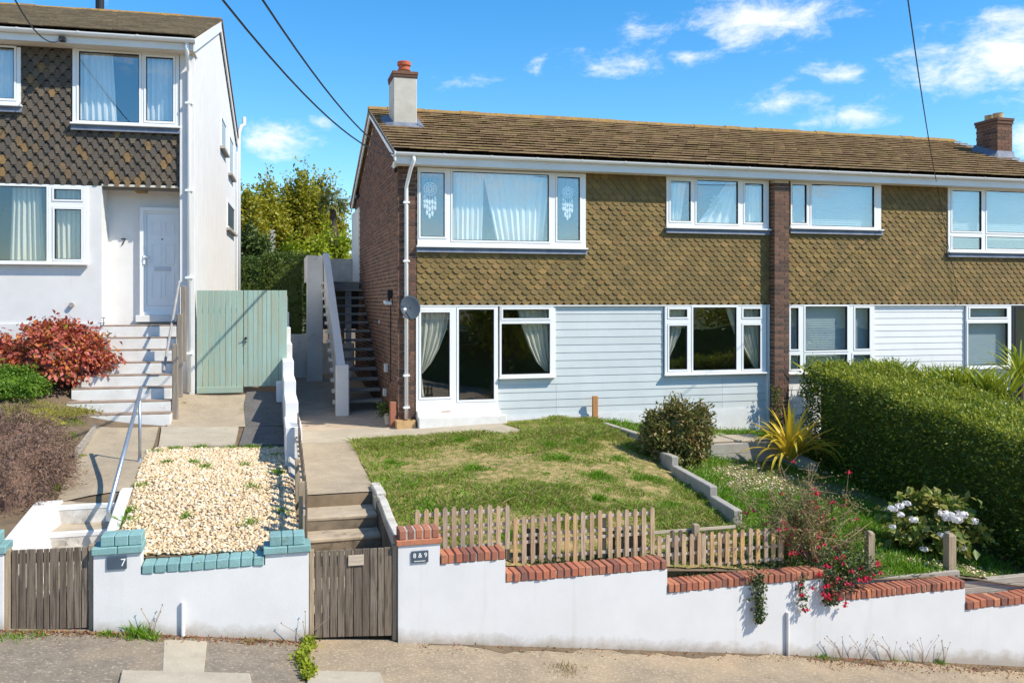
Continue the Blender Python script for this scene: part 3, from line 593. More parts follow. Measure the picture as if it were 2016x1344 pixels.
# ------------------------------------------------------------------ steps
st = thing('garden_steps', 'worn mossy concrete steps leading up from the 8 & 9 gate', 'steps', (.86, 10.5, -.1))
tops = [(11.8,1.022),(11.15,.872),(10.76,.712),(10.38,.55),(10.0,.37),(9.64,.19)]
for i, (yf, z) in enumerate(tops):
    yb = tops[i-1][0]+.02 if i else 12.05
    s_ = MB().box(.425, 1.30, yf+.012, yb-.002 if i else 12.05, z-.32, z-.045).build('step', 'riser_mossy', st)
    j = lambda: random.uniform(-.008,.008)
    MB().hexa([(.425,yf+j(),z-.044),(1.30,yf+j(),z-.044),(1.30,yb-.02,z-.044),(.425,yb-.02,z-.044),(.425,yf+j(),z+.006),(1.30,yf+j(),z+.006),(1.30,yb-.02,z+.006),(.425,yb-.02,z+.006)]).build('tread', 'step_concrete', s_, bevel=.012)
fk = thing('kerb_wall', 'low sloping rendered kerb wall right of the mossy steps', 'wall', (1.36, 10.5, .3))
MB().prism([(1.31,9.43,-.1),(1.31,11.35,.6),(1.31,11.35,1.06),(1.31,11.1,1.07),(1.31,10.4,.99),(1.31,9.43,.97)][::-1], (.10,0,0)).build('wall', 'kerb_pale', fk, bevel=.01)
MB().box(1.30,1.43,11.36,12.0,.75,1.10).build('coping_block', 'kerb_pale', fk, bevel=.015)
# left plot lower steps
st = thing('garden_steps', 'three white painted garden steps behind the number 7 gate', 'steps', (-2.0, 9.9, .3))
zt = float(HL(-2.05,10.8))+.02; ty = [(10.75,zt),(10.35,zt-.20),(9.98,zt-.40),(9.62,zt-.60)]
for i, (yf, z) in enumerate(ty):
    yb = ty[i-1][0] if i else 11.05
    s_ = MB().box(-2.41, -1.63, yf, yb+.02 if i else yb, z-.35, z-.03).build('step', 'old_step_paint', st, bevel=.008)
    MB().box(-2.408, -1.632, yf+.05, yb-.002, z-.028, z+.004).build('tread', 'step_concrete', s_); MB().box(-2.41,-1.63,yf-.006,yf+.048,z-.05,z+.008).build('nosing', 'step_paint', s_, bevel=.008)
fk = thing('kerb_wall', 'low white flank wall left of the three painted garden steps', 'wall', (-2.48, 10, .4))
MB().hexa([(-2.5,9.43,.1),(-2.13,9.43,.1),(-2.15,10.95,.5),(-2.5,10.95,.5),(-2.5,9.43,1.17),(-2.36,9.43,1.17),(-2.22,10.95,zt+.03),(-2.5,10.95,zt+.03)]).build('wall', 'render_white', fk, bevel=.01)
fk = thing('kerb_wall', 'low white flank wall between the three painted steps and the gravel', 'wall', (-1.55, 10, .4))
MB().prism([(-1.63,9.43,.2),(-1.63,11.2,.8),(-1.63,11.2,zt+.10),(-1.63,10.9,zt+.11),(-1.63,9.43,zt-.30)][::-1], (.12,0,0)).build('wall', 'render_white', fk, bevel=.01)

# grime that collects along the foot of the stepped wall
def foot_dirt(x0, x1, d0, name):
    xs = np.arange(x0, x1, .07); V = []; F = []
    for i, x in enumerate(xs):
        w = max(.01, d0*(.5+.5*math.sin(3.1*x)+.35*math.sin(8.3*x+1)+random.uniform(-.25,.35))*math.sin(math.pi*min(1,max(0,(x-x0)/(x1-x0))))**.4)
        for k in range(4): V.append((x, YW+.003-w*k/3, float(ZP(x))+.005-(.0015 if k == 3 else 0)))
        if i:
            for k in range(3): a = (i-1)*4+k; F += [(a, a+1, a+5), (a, a+5, a+4)]
    return struct(np_mesh(name, np.array(V), np.array(F), np.zeros(len(F)), 'soil'))
foot_dirt(1.6, 5.6, .17, 'dirt_strip'); foot_dirt(5.7, 11, .22, 'dirt_strip'); foot_dirt(-2.4, .3, .06, 'dirt_strip')
# ------------------------------------------------------------------ house building kit
def ring(b, R, w, y0, y1):
    x0, x1, z0, z1 = R
    b.box(x0, x1, y0, y1, z0, z0+w); b.box(x0, x1, y0, y1, z1-w, z1); b.box(x0, x0+w, y0, y1, z0+w, z1-w); b.box(x1-w, x1, y0, y1, z0+w, z1-w)
def window(par, Y, outer, panes, sill=True, gl='glass', frame='upvc', name='window', sash=.04, org=None, sill_over=.03, lead=False):
    """outer/panes as pixel rectangles on the facade plane; returns outer rect in metres"""
    O = rectY(*outer, Y); P = [rectY(*p, Y) for p in panes]
    t = bpy.data.objects.new(name, None); C.objects.link(t); base = FR.out(((O[0]+O[1])/2, Y, O[2])); t.parent = par; WO[t.name] = Vector(base); t.location = Vector(base)-WO[par.name]; t.empty_display_size = .1
    holes = [(p[0]-sash, p[1]+sash, p[2]-sash, p[3]+sash) for p in P]
    b = MB()
    for x0, x1, z0, z1 in minus(O, holes): b.box(x0, x1, Y-.012, Y+.065, z0, z1)
    b.build('frame', frame, t)
    for h, p in zip(holes, P):
        b = MB(); ring(b, (h[0]+.004, h[1]-.004, h[2]+.004, h[3]-.004), sash-.006, Y-.022, Y+.05); b.build('sash', frame, t)
        b = MB(); ring(b, (p[0]-.003, p[1]+.003, p[2]-.003, p[3]+.003), .012, Y-.012, Y+.04); b.build('gasket', 'gasket', t)
        MB().box(p[0]+.006, p[1]-.006, Y+.012, Y+.02, p[2]+.006, p[3]-.006).build('pane', gl, t)
    if sill: MB().box(O[0]-sill_over, O[1]+sill_over, Y-.085, Y+.0, O[2]-.032, O[2]-.001).build('sill', frame, t, bevel=.006)
    if lead: MB().hexa([(O[0]-.02,Y-.05,O[2]-.125),(O[1]+.02,Y-.05,O[2]-.125),(O[1]+.02,Y+.01,O[2]-.125),(O[0]-.02,Y+.01,O[2]-.125),(O[0]-.02,Y-.03,O[2]-.034),(O[1]+.02,Y-.03,O[2]-.034),(O[1]+.02,Y+.01,O[2]-.034),(O[0]-.02,Y+.01,O[2]-.034)]).build('lead_flashing', 'lead', t)
    return O
def shell(par, O, holes, y0, y1, m, name='front_wall'):
    b = MB()
    for x0, x1, z0, z1 in minus(O, holes): b.box(x0, x1, y0, y1, z0, z1)
    return b.build(name, m, par)
def clipx(poly, x0, x1):
    for lim, sgn in ((x0, 1), (x1, -1)):
        out = []
        for i in range(len(poly)):
            a, b = poly[i], poly[(i+1) % len(poly)]; ia, ib = (a[0]-lim)*sgn >= 0, (b[0]-lim)*sgn >= 0
            if ia: out.append(a)
            if ia != ib: k = (lim-a[0])/(b[0]-a[0]); out.append((lim, a[1]+(b[1]-a[1])*k))
        poly = out
        if len(poly) < 3: return []
    return poly
def clipz(poly, z0, z1):
    return [(b, a) for a, b in clipx([(b, a) for a, b in poly], z0, z1)]
def tile_wall(par, O, holes, Y, w, e, prof, m, name='hung_tile', limit=300, tilt=.026, th=.012):
    """vertical tile hanging: prof(w, e) gives the outline (x, z) of one tile, bottom edge at z = 0"""
    x0, x1, z0, z1 = O; full = []; rest = []
    shape = prof(w-.004, e); H = max(p[1] for p in shape); row = 0; z = z0
    while z < z1-.01:
        n0 = x0-(w/2 if row % 2 else 0); x = n0+w/2
        while x-w/2 < x1-.005:
            dz = random.uniform(-.004,.004); ok = True; poly = [(x+a, z+c) for a, c in shape]
            c = clipz(clipx(poly, x0, x1), z0-.2, z1)
            cut = len(c) != len(poly) or any(abs(p[0]-q[0])+abs(p[1]-q[1]) > 1e-6 for p, q in zip(c, poly))
            pieces = [c] if c else []
            for h in holes:
                new = []
                for p in pieces:
                    xs = [q[0] for q in p]; zs = [q[1] for q in p]
                    if max(xs) <= h[0] or min(xs) >= h[1] or max(zs) <= h[2] or min(zs) >= h[3]: new.append(p); continue
                    cut = True
                    for q in (clipx(p, -1e9, h[0]), clipx(p, h[1], 1e9), clipz(clipx(p, h[0], h[1]), -1e9, h[2]), clipz(clipx(p, h[0], h[1]), h[3], 1e9)):
                        if len(q) >= 3 and max(a[0] for a in q)-min(a[0] for a in q) > .01 and max(a[1] for a in q)-min(a[1] for a in q) > .01: new.append(q)
                pieces = new
            if pieces:
                if cut:
                    for p in pieces: rest.append((p, z, dz))
                else: full.append((x, z+dz))
            x += w
        z += e; row += 1
    def yoff(zz): return -tilt*(1-min(1, zz/H))
    meshes = []
    for v in range(3):
        b = MB(); k = random.uniform(.8, 1.25)
        pts = [(a, yoff(c)*k, c) for a, c in shape]; b.prism([(p[0], p[1]-th, p[2]) for p in pts], (0, th, 0)); me = b.mesh(name, frame=WORLD); me.materials.append(MAT[m]); meshes.append(me)
    cx = FR.cam()[0]; full.sort(key=lambda p: abs(p[0]-cx)+.0*p[1])
    for x, zz in full[:limit]:
        o = link(name, random.choice(meshes), FR.out((x, Y+random.uniform(-.003,.003), zz)), par, rotz=FR.a+random.uniform(-.03,.03)); o.rotation_euler[1] = random.gauss(0, .018)
    b = MB()
    for x, zz in full[limit:]:
        b.prism([(x+a, Y+yoff(c)-th, zz+c) for a, c in shape], (0, th, 0), random.random())
    for p, zz, dz in rest:
        b.prism([(a, Y+yoff(c-zz)-th, c) for a, c in p], (0, th, 0), random.random())
    b.build('hung_tiles', m, par, kind='stuff')
def hexprof(w, e):
    H = e*1.55; a = w*.19; c = e*.50
    return [(-a, 0), (a, 0), (w/2, c), (w/2, H), (-w/2, H), (-w/2, c)]
def clubprof(w, e):
    H = e*1.6; t = w*.20; r = w/2-t; hh = e*.72; pts = [(-t*.7, 0), (t*.7, 0)]; pts.append((t, e*.06))
    for k in range(0, 6): q = math.pi/2*k/5; pts.append((w/2-r*math.cos(q), e*.08+hh*math.sin(q)))
    pts += [(w/2, H), (-w/2, H)]
    for k in range(5, -1, -1): q = math.pi/2*k/5; pts.append((-w/2+r*math.cos(q), e*.08+hh*math.sin(q)))
    pts.append((-t, e*.06)); return pts
def roof(par, x0, x1, ey, ez, ry, rz, mtile, name='roof_tile', gauge=.262, w=.30, limit=300, xsort=0., rear_y=None, rear_z=None, ridge=True):
    """tiled front slope from eave (ey, ez) to ridge (ry, rz), plain rear slope"""
    L = math.hypot(ry-ey, rz-ez); ang = math.atan2(rz-ez, ry-ey); n = int(L/gauge); g = L/n; T = []
    uy, uz = (ry-ey)/L, (rz-ez)/L; ny_, nz_ = -uz, uy
    b = MB(); b.hexa([(x0+.02,ey+.06,ez-.06),(x1-.02,ey+.06,ez-.06),(x1-.02,ry,rz-.10),(x0+.02,ry,rz-.10),(x0+.02,ey+.06,ez-.02),(x1-.02,ey+.06,ez-.02),(x1-.02,ry,rz-.03),(x0+.02,ry,rz-.03)])
    core = b.build('roof_deck', 'room_dark', par)
    ms = []
    for v in range(5):
        b = MB(); j = lambda s=.006: random.uniform(-s, s); hw = w/2-.003; l = g+.06
        def pt(x, d, h): return (x, d*uy+h*ny_, d*uz+h*nz_)
        a = [pt(-hw,j(),.047+j()),pt(hw,j(),.047+j()),pt(hw,l,-.004),pt(-hw,l,-.004)]; c = [pt(-hw,j(.008),.074+j()),pt(hw,j(.008),.074+j()),pt(hw,l,.012),pt(-hw,l,.012)]
        c[0] = (c[0][0], a[0][1]+j(.004)-.004, c[0][2]); c[1] = (c[1][0], a[1][1]-.004, c[1][2])
        b.hexa(a+c); me = b.mesh(name, frame=WORLD); me.materials.append(MAT[mtile]); ms.append((b, me))
    for r in range(n):
        d = r*g; off = (w/2 if r % 2 else 0); x = x0+off
        sag = 0
        while x < x1-.02:
            a, c = max(x, x0), min(x+w, x1)
            T.append((r, (a+c)/2, c-a, d)); x += w
        if off: T.append((r, x0+off/2, off, d))
    T.sort(key=lambda t: abs(t[1]-xsort)+t[0]*.02); k = 0; rest = MB()
    for r, xc, ww, d in T:
        p = (xc, ey+d*uy, ez+d*uz); b, me = random.choice(ms)
        if abs(ww-w) < 1e-3 and k < limit:
            o = link(name, me, FR.out(p), par, rotz=FR.a+random.uniform(-.006,.006)); k += 1
        else:
            s = ww/w; rest.hexa([(p[0]+q[0]*s, p[1]+q[1], p[2]+q[2]) for q in b.v], random.random())
    rest.build('roof_tiles', mtile, par, kind='stuff')
    if rear_y is not None:
        rz2 = rear_z; b = MB(); b.hexa([(x0,ry,rz-.08),(x1,ry,rz-.08),(x1,rear_y,rz2-.08),(x0,rear_y,rz2-.08),(x0,ry,rz+.02),(x1,ry,rz+.02),(x1,rear_y,rz2+.02),(x0,rear_y,rz2+.02)]); b.build('rear_slope', mtile, par)
    if ridge:
        n = int((x1-x0)/.42)
        for i in range(n):
            a = x0+(x1-x0)*i/n; c = x0+(x1-x0)*(i+1)/n-.006; j = random.uniform(-.008,.012)
            MB().prism([(a,ry-.13,rz-.01+j),(a,ry-.07,rz+.065+j),(a,ry,rz+.09+j),(a,ry+.07,rz+.065+j),(a,ry+.13,rz-.01+j)], (c-a,0,0)).build('ridge_tile', 'tile_ridge', par)
def gutter(par, x0, x1, y, z, r=.055):
    """half-round gutter along x with joints"""
    b = MB(); prof = [(y-r*math.cos(q), z-r*math.sin(q)) for q in [math.pi*k/10 for k in range(11)]]; inn = [(y-(r-.006)*math.cos(q), z-(r-.006)*math.sin(q)) for q in [math.pi*k/10 for k in range(10,-1,-1)]]
    b.prism([(x0, p[0], p[1]) for p in prof+inn], (x1-x0, 0, 0)); b.build('gutter', 'upvc', par)
    n = int((x1-x0)/.9)
    for i in range(1, n):
        x = x0+(x1-x0)*i/n; R = r+.006; pr = [(y-R*math.cos(q), z+.006-R*math.sin(q)) for q in [math.pi*k/8 for k in range(9)]]
        MB().prism([(x-.018, p[0], p[1]) for p in pr], (.036, 0, 0)).build('gutter_bracket', 'upvc', par)
def bricks_x(b, x0, x1, z0, z1, yf, course, L, depth, row0=0, joint=.010):
    """courses on a wall facing -y; yields brick boxes into a callback"""
    n = int(round((z1-z0)/course)); c = (z1-z0)/n
    for r in range(n):
        x = x0-(L/2 if (r+row0) % 2 else 0)
        while x < x1-.012:
            a, d = max(x, x0), min(x+L-joint, x1)
            if d-a > .02: b(a, d, z0+r*c+joint*.5, z0+(r+1)*c-joint*.5, r)
            x += L
def curtain(label, Y, left, right, folds, m='curtain', amp=.035, nv=26, group=None, per=14):
    """left/right: pixel polylines [(x, y)...] of the two hanging edges, same length"""
    def pl(line, v):
        k = v*(len(line)-1); i = min(int(k), len(line)-2); f = k-i; return (line[i][0]+(line[i+1][0]-line[i][0])*f, line[i][1]+(line[i+1][1]-line[i][1])*f)
    b = MB(); ph = random.random()*6
    def fn(u, v):
        l, r = pl(left, v), pl(right, v); px, py = l[0]+(r[0]-l[0])*u, l[1]+(r[1]-l[1])*u
        p = aY(px, py, Y); q = u*folds*2*math.pi
        return (p[0], Y+amp*(math.sin(q+ph+.35*math.sin(v*3))+.35*math.sin(2.3*q+1+v)), p[2])
    b.grid(fn, int(folds*per), nv); o = b.build('curtain', m, smooth=True, solid=.002); return tag(o, label, 'curtain', group)
# ------------------------------------------------------------------ the middle house (8 and 9) and its neighbour
YF = 16.8; COURSE = .0813; BL = .235
XL = aY(783,600,YF)[0]; XC = aY(820,600,YF)[0]; XP0 = aY(1525,600,YF-.19)[0]; XP1 = aY(1554,600,YF-.19)[0]; XM = (XP0+XP1)/2; XE = 18.2
EZ, EY, RY, RZ = 6.26, 16.42, 20.7, 7.91; REY, REZ = 25.6, 6.2
h8 = thing('terraced_house', 'brown brick house with ochre hung tiles, pale grey cladding and rendered chimney', 'house', (6.3, 20, .5))
h10 = thing('terraced_house', 'ochre tile-hung neighbouring house with white cladding behind the clipped hedge', 'house', (14.3, 20, .0))
zt = lambda px, py, Y=YF: aY(px, py, Y)[2]
ZB = zt(1000,600); ZS = zt(1160,342)                     # bottom of the hung tiles, soffit
w1 = window(h8, YF-.02, (822,336,1153,486), [(828,340,875,466),(891,341,1080,474),(1097,349,1141,473)], gl='glass_upper', lead=True)
w2 = window(h8, YF-.02, (1312,352,1513,449), [(1320,357,1359,435),(1371,356,1452,440),(1466,362,1502,438)], gl='glass_upper', lead=True)
w5 = window(h8, YF-.01, (984,602,1090,741), [(990,609,1080,626),(987,637,1082,736)])
w6 = window(h8, YF-.01, (1309,602,1508,734), [(1317,609,1352,624),(1317,641,1352,727),(1364,605,1449,728),(1463,608,1496,624),(1463,640,1496,726)])
door = window(h8, YF-.01, (819,601,980,806), [(829,615,885,781),(903,609,972,786)], sill=False, name='patio_door', sash=.045)
w3 = window(h10, YF-.02, (1556,360,1734,450), [(1559,364,1587,439),(1597,365,1720,446)], gl='glass_upper', lead=True)
w4 = window(h10, YF-.02, (1866,371,2120,497), [(1874,376,1931,455),(1942,379,2112,459),(1874,467,1931,491),(1942,468,2112,491)], gl='glass_upper', lead=True)
w7 = window(h10, YF-.01, (1552,601,1721,732), [(1556,606,1571,687),(1585,603,1667,689),(1683,606,1711,686),(1556,699,1574,726),(1585,698,1667,726),(1679,698,1712,725)])
w8_ = window(h10, YF-.01, (1902,601,1990,723), [(1909,607,1981,624),(1905,636,1983,719)])
d10 = window(h10, YF-.01, (1992,602,2090,790), [(2000,607,2082,780)], sill=False, frame='gasket', name='patio_door')
pad = lambda r, k=.0: (r[0]-k, r[1]+k, r[2]-k, r[3]+k)
# structural wall with the openings, floors, back walls: the rooms behind the glass
o8 = [w1, w2, w5, w6, door]; o10 = [w3, w4, w7, w8_, d10]
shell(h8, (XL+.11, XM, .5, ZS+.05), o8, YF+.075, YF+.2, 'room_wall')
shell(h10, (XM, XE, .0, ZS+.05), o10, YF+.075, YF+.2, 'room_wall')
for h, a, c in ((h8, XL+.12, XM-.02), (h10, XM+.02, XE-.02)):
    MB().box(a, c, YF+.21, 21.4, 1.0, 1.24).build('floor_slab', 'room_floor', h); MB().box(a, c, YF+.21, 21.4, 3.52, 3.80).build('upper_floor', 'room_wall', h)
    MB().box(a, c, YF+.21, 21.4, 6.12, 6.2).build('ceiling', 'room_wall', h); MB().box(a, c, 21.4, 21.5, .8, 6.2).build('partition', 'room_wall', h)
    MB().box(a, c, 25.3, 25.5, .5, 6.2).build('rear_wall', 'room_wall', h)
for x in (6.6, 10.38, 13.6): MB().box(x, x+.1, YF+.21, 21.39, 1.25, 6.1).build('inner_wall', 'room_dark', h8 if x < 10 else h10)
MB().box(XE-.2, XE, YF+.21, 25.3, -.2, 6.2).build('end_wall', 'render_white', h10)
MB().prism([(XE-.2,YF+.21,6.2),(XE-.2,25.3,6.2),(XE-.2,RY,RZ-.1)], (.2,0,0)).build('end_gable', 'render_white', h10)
# brick gable wall: mortar core with every course laid on it
b = MB(); gz = lambda y: 6.14+(RZ-6.32)*(1-abs(y-RY)/(RY-16.55 if y < RY else REY-RY-.2))
b.prism([(XL+.012,YF+.014,.6),(XL+.012,25.4,.6),(XL+.012,25.4,gz(25.4)),(XL+.012,RY,RZ-.18),(XL+.012,YF+.014,gz(YF))], (.1,0,0)); core = b.build('side_wall', 'mortar', h8)
sd = (aX(707,450,XL)[1], aX(694,450,XL)[1]); sdz0, sdz1 = 4.02, 6.0           # side door on the landing
b = MB(); z0 = 1.02; r = 0
while z0 < RZ-.25:
    y = YF+(.115 if r % 2 else .0)
    ymax = 25.42
    while y < ymax:
        a, c = y, min(y+BL-.013, ymax); zt1 = z0+COURSE-.0145
        if not (zt1 > min(gz(a+.05), gz(c-.05))-.02) and not (c > sd[0] and a < sd[1] and zt1 > sdz0 and z0 < sdz1):
            j = random.uniform(-.003,.003); b.box(XL+j, XL+.1, a, c, z0, zt1, random.random())
        y += BL
    z0 += COURSE; r += 1
b.build('bricks', 'brick_brown', core, kind='stuff')
# front return: brick by brick
b = MB().box(XL+.02, XC, YF+.012, YF+.2, .8, ZS+.02); ret = b.build('corner_wall', 'mortar', h8)
cache = {}
def brick_obj(par, a, c, z0, z1, y0, y1):
    k = (round(c-a, 3), round(z1-z0, 3), round(y1-y0, 3))
    if k not in cache:
        me = MB().box(-(c-a)/2, (c-a)/2, 0, y1-y0, 0, z1-z0).mesh('brick', bevel=.003, frame=WORLD); me.materials.append(MAT['brick_brown']); cache[k] = me
    link('brick', cache[k], ((a+c)/2, y0+random.uniform(-.002,.002), z0), par)
bricks_x(lambda a, c, z0, z1, r: brick_obj(ret, a, c, z0, z1, YF-.001, YF+.09), XL+.001, XC, 1.02, 1.02+COURSE*62, YF, COURSE, BL, .1)
pier = MB().box(XP0+.01, XP1-.01, YF-.18, YF+.05, .2, ZS+.0).build('brick_pier', 'mortar', h8)
bricks_x(lambda a, c, z0, z1, r: brick_obj(pier, a, c, z0, z1, YF-.19, YF-.05 if r % 2 else YF+.03), XP0, XP1, .3, .3+COURSE*70, YF, COURSE, BL, .1)
b = MB()
for r in range(70):
    z0 = .305+r*COURSE
    if r % 2: b.box(XP0, XP0+.09, YF-.042, YF+.03, z0, z0+COURSE-.01, random.random())
b.build('bricks', 'brick_brown', pier, kind='stuff')
# hung tiles
leadz = lambda w: (w[0]-.0, w[1]+.0, w[2]-.12, w[3]+.05)
tile_wall(h8, (XC+.005, XP0-.005, ZB, ZS), [leadz(w1), leadz(w2)], YF+.02, .172, .1, hexprof, 'tile_ochre')
tile_wall(h10, (XP1+.005, XE, ZB, ZS), [leadz(w3), leadz(w4)], YF+.02, .172, .1, hexprof, 'tile_ochre')
MB().box(XC, XP0-.01, YF+.045, YF+.07, ZB, ZS+.02).build('tile_batten_board', 'room_dark', h8) if False else None
MB().box(XC+.003, XP0-.008, YF-.03, YF+.06, ZB-.028, ZB-.004).build('tile_drip_board', 'fascia', h8)
MB().box(XP1+.005, XE, YF-.03, YF+.06, ZB-.028, ZB-.004).build('tile_drip_board', 'fascia', h10)
# cladding boards
def cladding(h, x0, x1, zb, ztop, holes, bh, m, seams=()):
    n = int(round((ztop-zb)/bh)); bh = (ztop-zb)/n
    for i in range(n):
        z0 = zb+bh*i
        for a, c, d, e in minus((x0, x1, z0, z0+bh), holes):
            b = MB(); lo = lambda z: YF+.040-.009*(1-(z-z0)/bh)-.006; yb = YF+.06
            cuts = [a]+[s for s in seams if a < s < c and i < 4]+[c]
            for p, q in zip(cuts, cuts[1:]):
                p, q = p+(.002 if p != a else 0), q-(.002 if q != c else 0)
                MB().hexa([(p,lo(d),d+.002),(q,lo(d),d+.002),(q,yb,d+.002),(p,yb,d+.002),(p,lo(e),e-.001),(q,lo(e),e-.001),(q,yb,e-.001),(p,yb,e-.001)]).build('cladding_board', m, h)
so = lambda r: (r[0]-.02, r[1]+.02, r[2]-.035, r[3]+.05)
zcl = zt(1250,811); XS = zt and aY(980,700,YF)[0]
cladding(h8, XS, XP0-.06, zcl, ZB-.03, [so(w5), so(w6), (XS-1, w5[0], 3, 9)], .156, 'cladding_grey', (aY(1096,790,YF)[0], aY(1424,760,YF)[0]))
cladding(h10, XP1+.02, w8_[0]-.02, zcl-.2, ZB-.03, [so(w7)], .135, 'cladding_white'); cladding(h10, w8_[0]-.018, d10[0], zcl-.2, w8_[2]-.036, [], .135, 'cladding_white')
MB().box(XP0-.058, XP0-.005, YF-.01, YF+.06, .55, ZB-.03).build('corner_trim', 'upvc', h8); MB().box(w5[1]+.003, w5[1]+.04, YF-.006, YF+.06, w5[2]-.03, ZB-.03).build('corner_trim', 'upvc', h8)
MB().box(XS, XP0-.06, YF+.0, YF+.06, .3, zcl-.002).build('plinth', 'plinth_white', h8); MB().box(XP1+.02, XE, YF+.005, YF+.06, -.2, zcl-.203).build('plinth', 'plinth_white', h10)
# step below the patio door
ds = MB().box(door[0]+.0, door[1]+.02, YF-.17, YF+.06, .95, door[2]-.004).build('door_step', 'step_paint', h8, bevel=.01)
MB().box(door[0]-.0, aY(997,825,YF-.3)[0], YF-.34, YF-.172, .9, door[2]-.09).build('lower_step', 'step_paint', ds, bevel=.012)
MB().box(aY(866,806,YF)[0], aY(884,806,YF)[0], YF-.175, YF-.15, door[2]-.012, door[2]-.001).build('worn_patch', 'brick_red', ds)
# roof, fascia, soffit, gutter
roof(h8, XL-.14, XM, EY, EZ+.03, RY, RZ, 'tile_roof', rear_y=REY, rear_z=REZ, xsort=3.)
roof(h10, XM+.004, XE+.1, EY, EZ+.03, RY, RZ, 'tile_roof', rear_y=REY, rear_z=REZ, xsort=11.)
for h, a, c in ((h8, XL-.10, XM), (h10, XM, XE+.06)):
    MB().box(a, c, EY+.05, EY+.075, ZS+.0, EZ-.005).build('fascia', 'fascia', h); MB().box(a, c, EY+.076, YF+.19, ZS+.003, ZS+.018).build('soffit', 'soffit', h); gutter(h, a, c, EY-.01, EZ-.01)
def verge(h, x, sgn):
    for (ya, za), (yb, zb) in (((EY-.02,EZ+.02),(RY,RZ+.02)), ((REY,REZ+.0),(RY,RZ+.02))):
        MB().prism([(x,ya,za-.19),(x,yb,zb-.2),(x,yb,zb-.02),(x,ya,za-.02)], (.03*sgn,0,0)).build('bargeboard', 'fascia', h)
verge(h8, XL-.11, 1); verge(h10, XE+.07, 1)
MB().prism([(XL-.11,EY-.02,EZ-.17),(XL-.11,EY+.28,EZ-.17),(XL-.11,EY+.28,ZS-.06),(XL-.11,EY+.16,ZS-.07)], (.03,0,0)).build('bargeboard_foot', 'fascia', h8)
# chimneys
ch = MB().box(2.50,2.99,18.6,19.35,6.8,8.18).build('chimney', 'stack_render', h8, bevel=.012)
for i, (a, c, z) in enumerate(((2.485,3.005,8.18),(2.475,3.015,8.245))): MB().box(a, c, 18.585-.01*i, 19.365+.01*i, z, z+.062).build('chimney_cap', 'brick_brown', ch, bevel=.004)
MB().lathe((2.77,18.95,8.30), [(.105,0),(.11,.10),(.10,.13)]).build('pot_base', 'pot_buff', ch, smooth=False)
MB().lathe((2.77,18.95,8.40), [(.135,0),(.14,.02),(.118,.035),(.118,.10),(.145,.11),(.148,.18),(.13,.195)]).build('chimney_pot', 'pot_red', ch)
MB().hexa([(2.44,18.46,7.06),(3.05,18.46,7.06),(3.05,18.59,7.13),(2.44,18.59,7.13),(2.46,18.5,7.10),(3.03,18.5,7.10),(3.0,18.592,7.24),(2.49,18.592,7.24)]).build('lead_flashing', 'lead', ch)
MB().hexa([(2.30,18.55,7.10),(2.495,18.55,7.10),(2.495,19.4,7.44),(2.30,19.4,7.44),(2.34,18.55,7.17),(2.495,18.55,7.22),(2.495,19.4,7.54),(2.34,19.4,7.50)]).build('lead_flashing', 'lead', ch)
MB().hexa([(2.995,18.55,7.10),(3.16,18.55,7.10),(3.16,19.4,7.44),(2.995,19.4,7.44),(2.995,18.55,7.22),(3.14,18.55,7.16),(3.14,19.4,7.50),(2.995,19.4,7.54)]).build('lead_flashing', 'lead', ch)
cz1 = aY(1980,232,18.5)[2]; cx0, cx1 = aY(1964,260,18.5)[0], aY(1993,260,18.5)[0]
ch = MB().box(cx0+.012,cx1-.012,18.512,19.2,6.6,cz1).build('chimney', 'mortar', h10); b = MB(); z = 6.6; r = 0
while z < cz1-.1:
    for s in range(3):
        a = cx0+(-.117 if r % 2 else 0)+.235*s; c = min(a+.225, cx1); a = max(a, cx0)
        if c-a > .03: b.box(a, c, 18.5, 18.56, z, z+.0713, random.random())
    y = 18.5+(.06 if r % 2 else 0)
    while y < 19.2: b.box(cx0-.001, cx0+.06, y+.004, min(y+.225, 19.21), z, z+.0713, random.random()); b.box(cx1-.06, cx1+.001, y+.004, min(y+.225, 19.21), z, z+.0713, random.random()); y += .235
    z += COURSE; r += 1
b.build('bricks', 'brick_brown', ch, kind='stuff')
for i in range(2): MB().box(cx0-.02-.015*i, cx1+.02+.015*i, 18.48-.015*i, 19.23+.015*i, cz1-.155+.078*i, cz1-.085+.078*i).build('chimney_cap', 'brick_brown', ch, bevel=.004)
for y in (18.72, 19.0): MB().lathe((( cx0+cx1)/2,y,cz1-.01), [(.12,0),(.115,.14),(.125,.16),(.10,.165)]).build('chimney_pot', 'pot_buff', ch)
zr_ = lambda y: EZ+.03+(RZ-EZ-.03)*(y-EY)/(RY-EY)
MB().hexa([(cx0-.12,18.38,zr_(18.38)+.05),(cx1+.06,18.38,zr_(18.38)+.05),(cx1+.06,18.49,zr_(18.49)+.05),(cx0-.12,18.49,zr_(18.49)+.05),(cx0-.03,18.45,zr_(18.4)+.08),(cx1+.04,18.45,zr_(18.4)+.08),(cx1+.04,18.495,zr_(18.49)+.22),(cx0-.01,18.495,zr_(18.49)+.22)]).build('lead_flashing', 'lead', ch)
MB().hexa([(cx0-.16,18.5,zr_(18.5)+.04),(cx0-.004,18.5,zr_(18.5)+.04),(cx0-.004,19.25,zr_(19.25)+.04),(cx0-.16,19.25,zr_(19.25)+.04),(cx0-.12,18.5,zr_(18.5)+.07),(cx0-.004,18.5,zr_(18.5)+.2),(cx0-.004,19.25,zr_(19.25)+.2),(cx0-.12,19.25,zr_(19.25)+.07)]).build('lead_flashing', 'lead', ch)
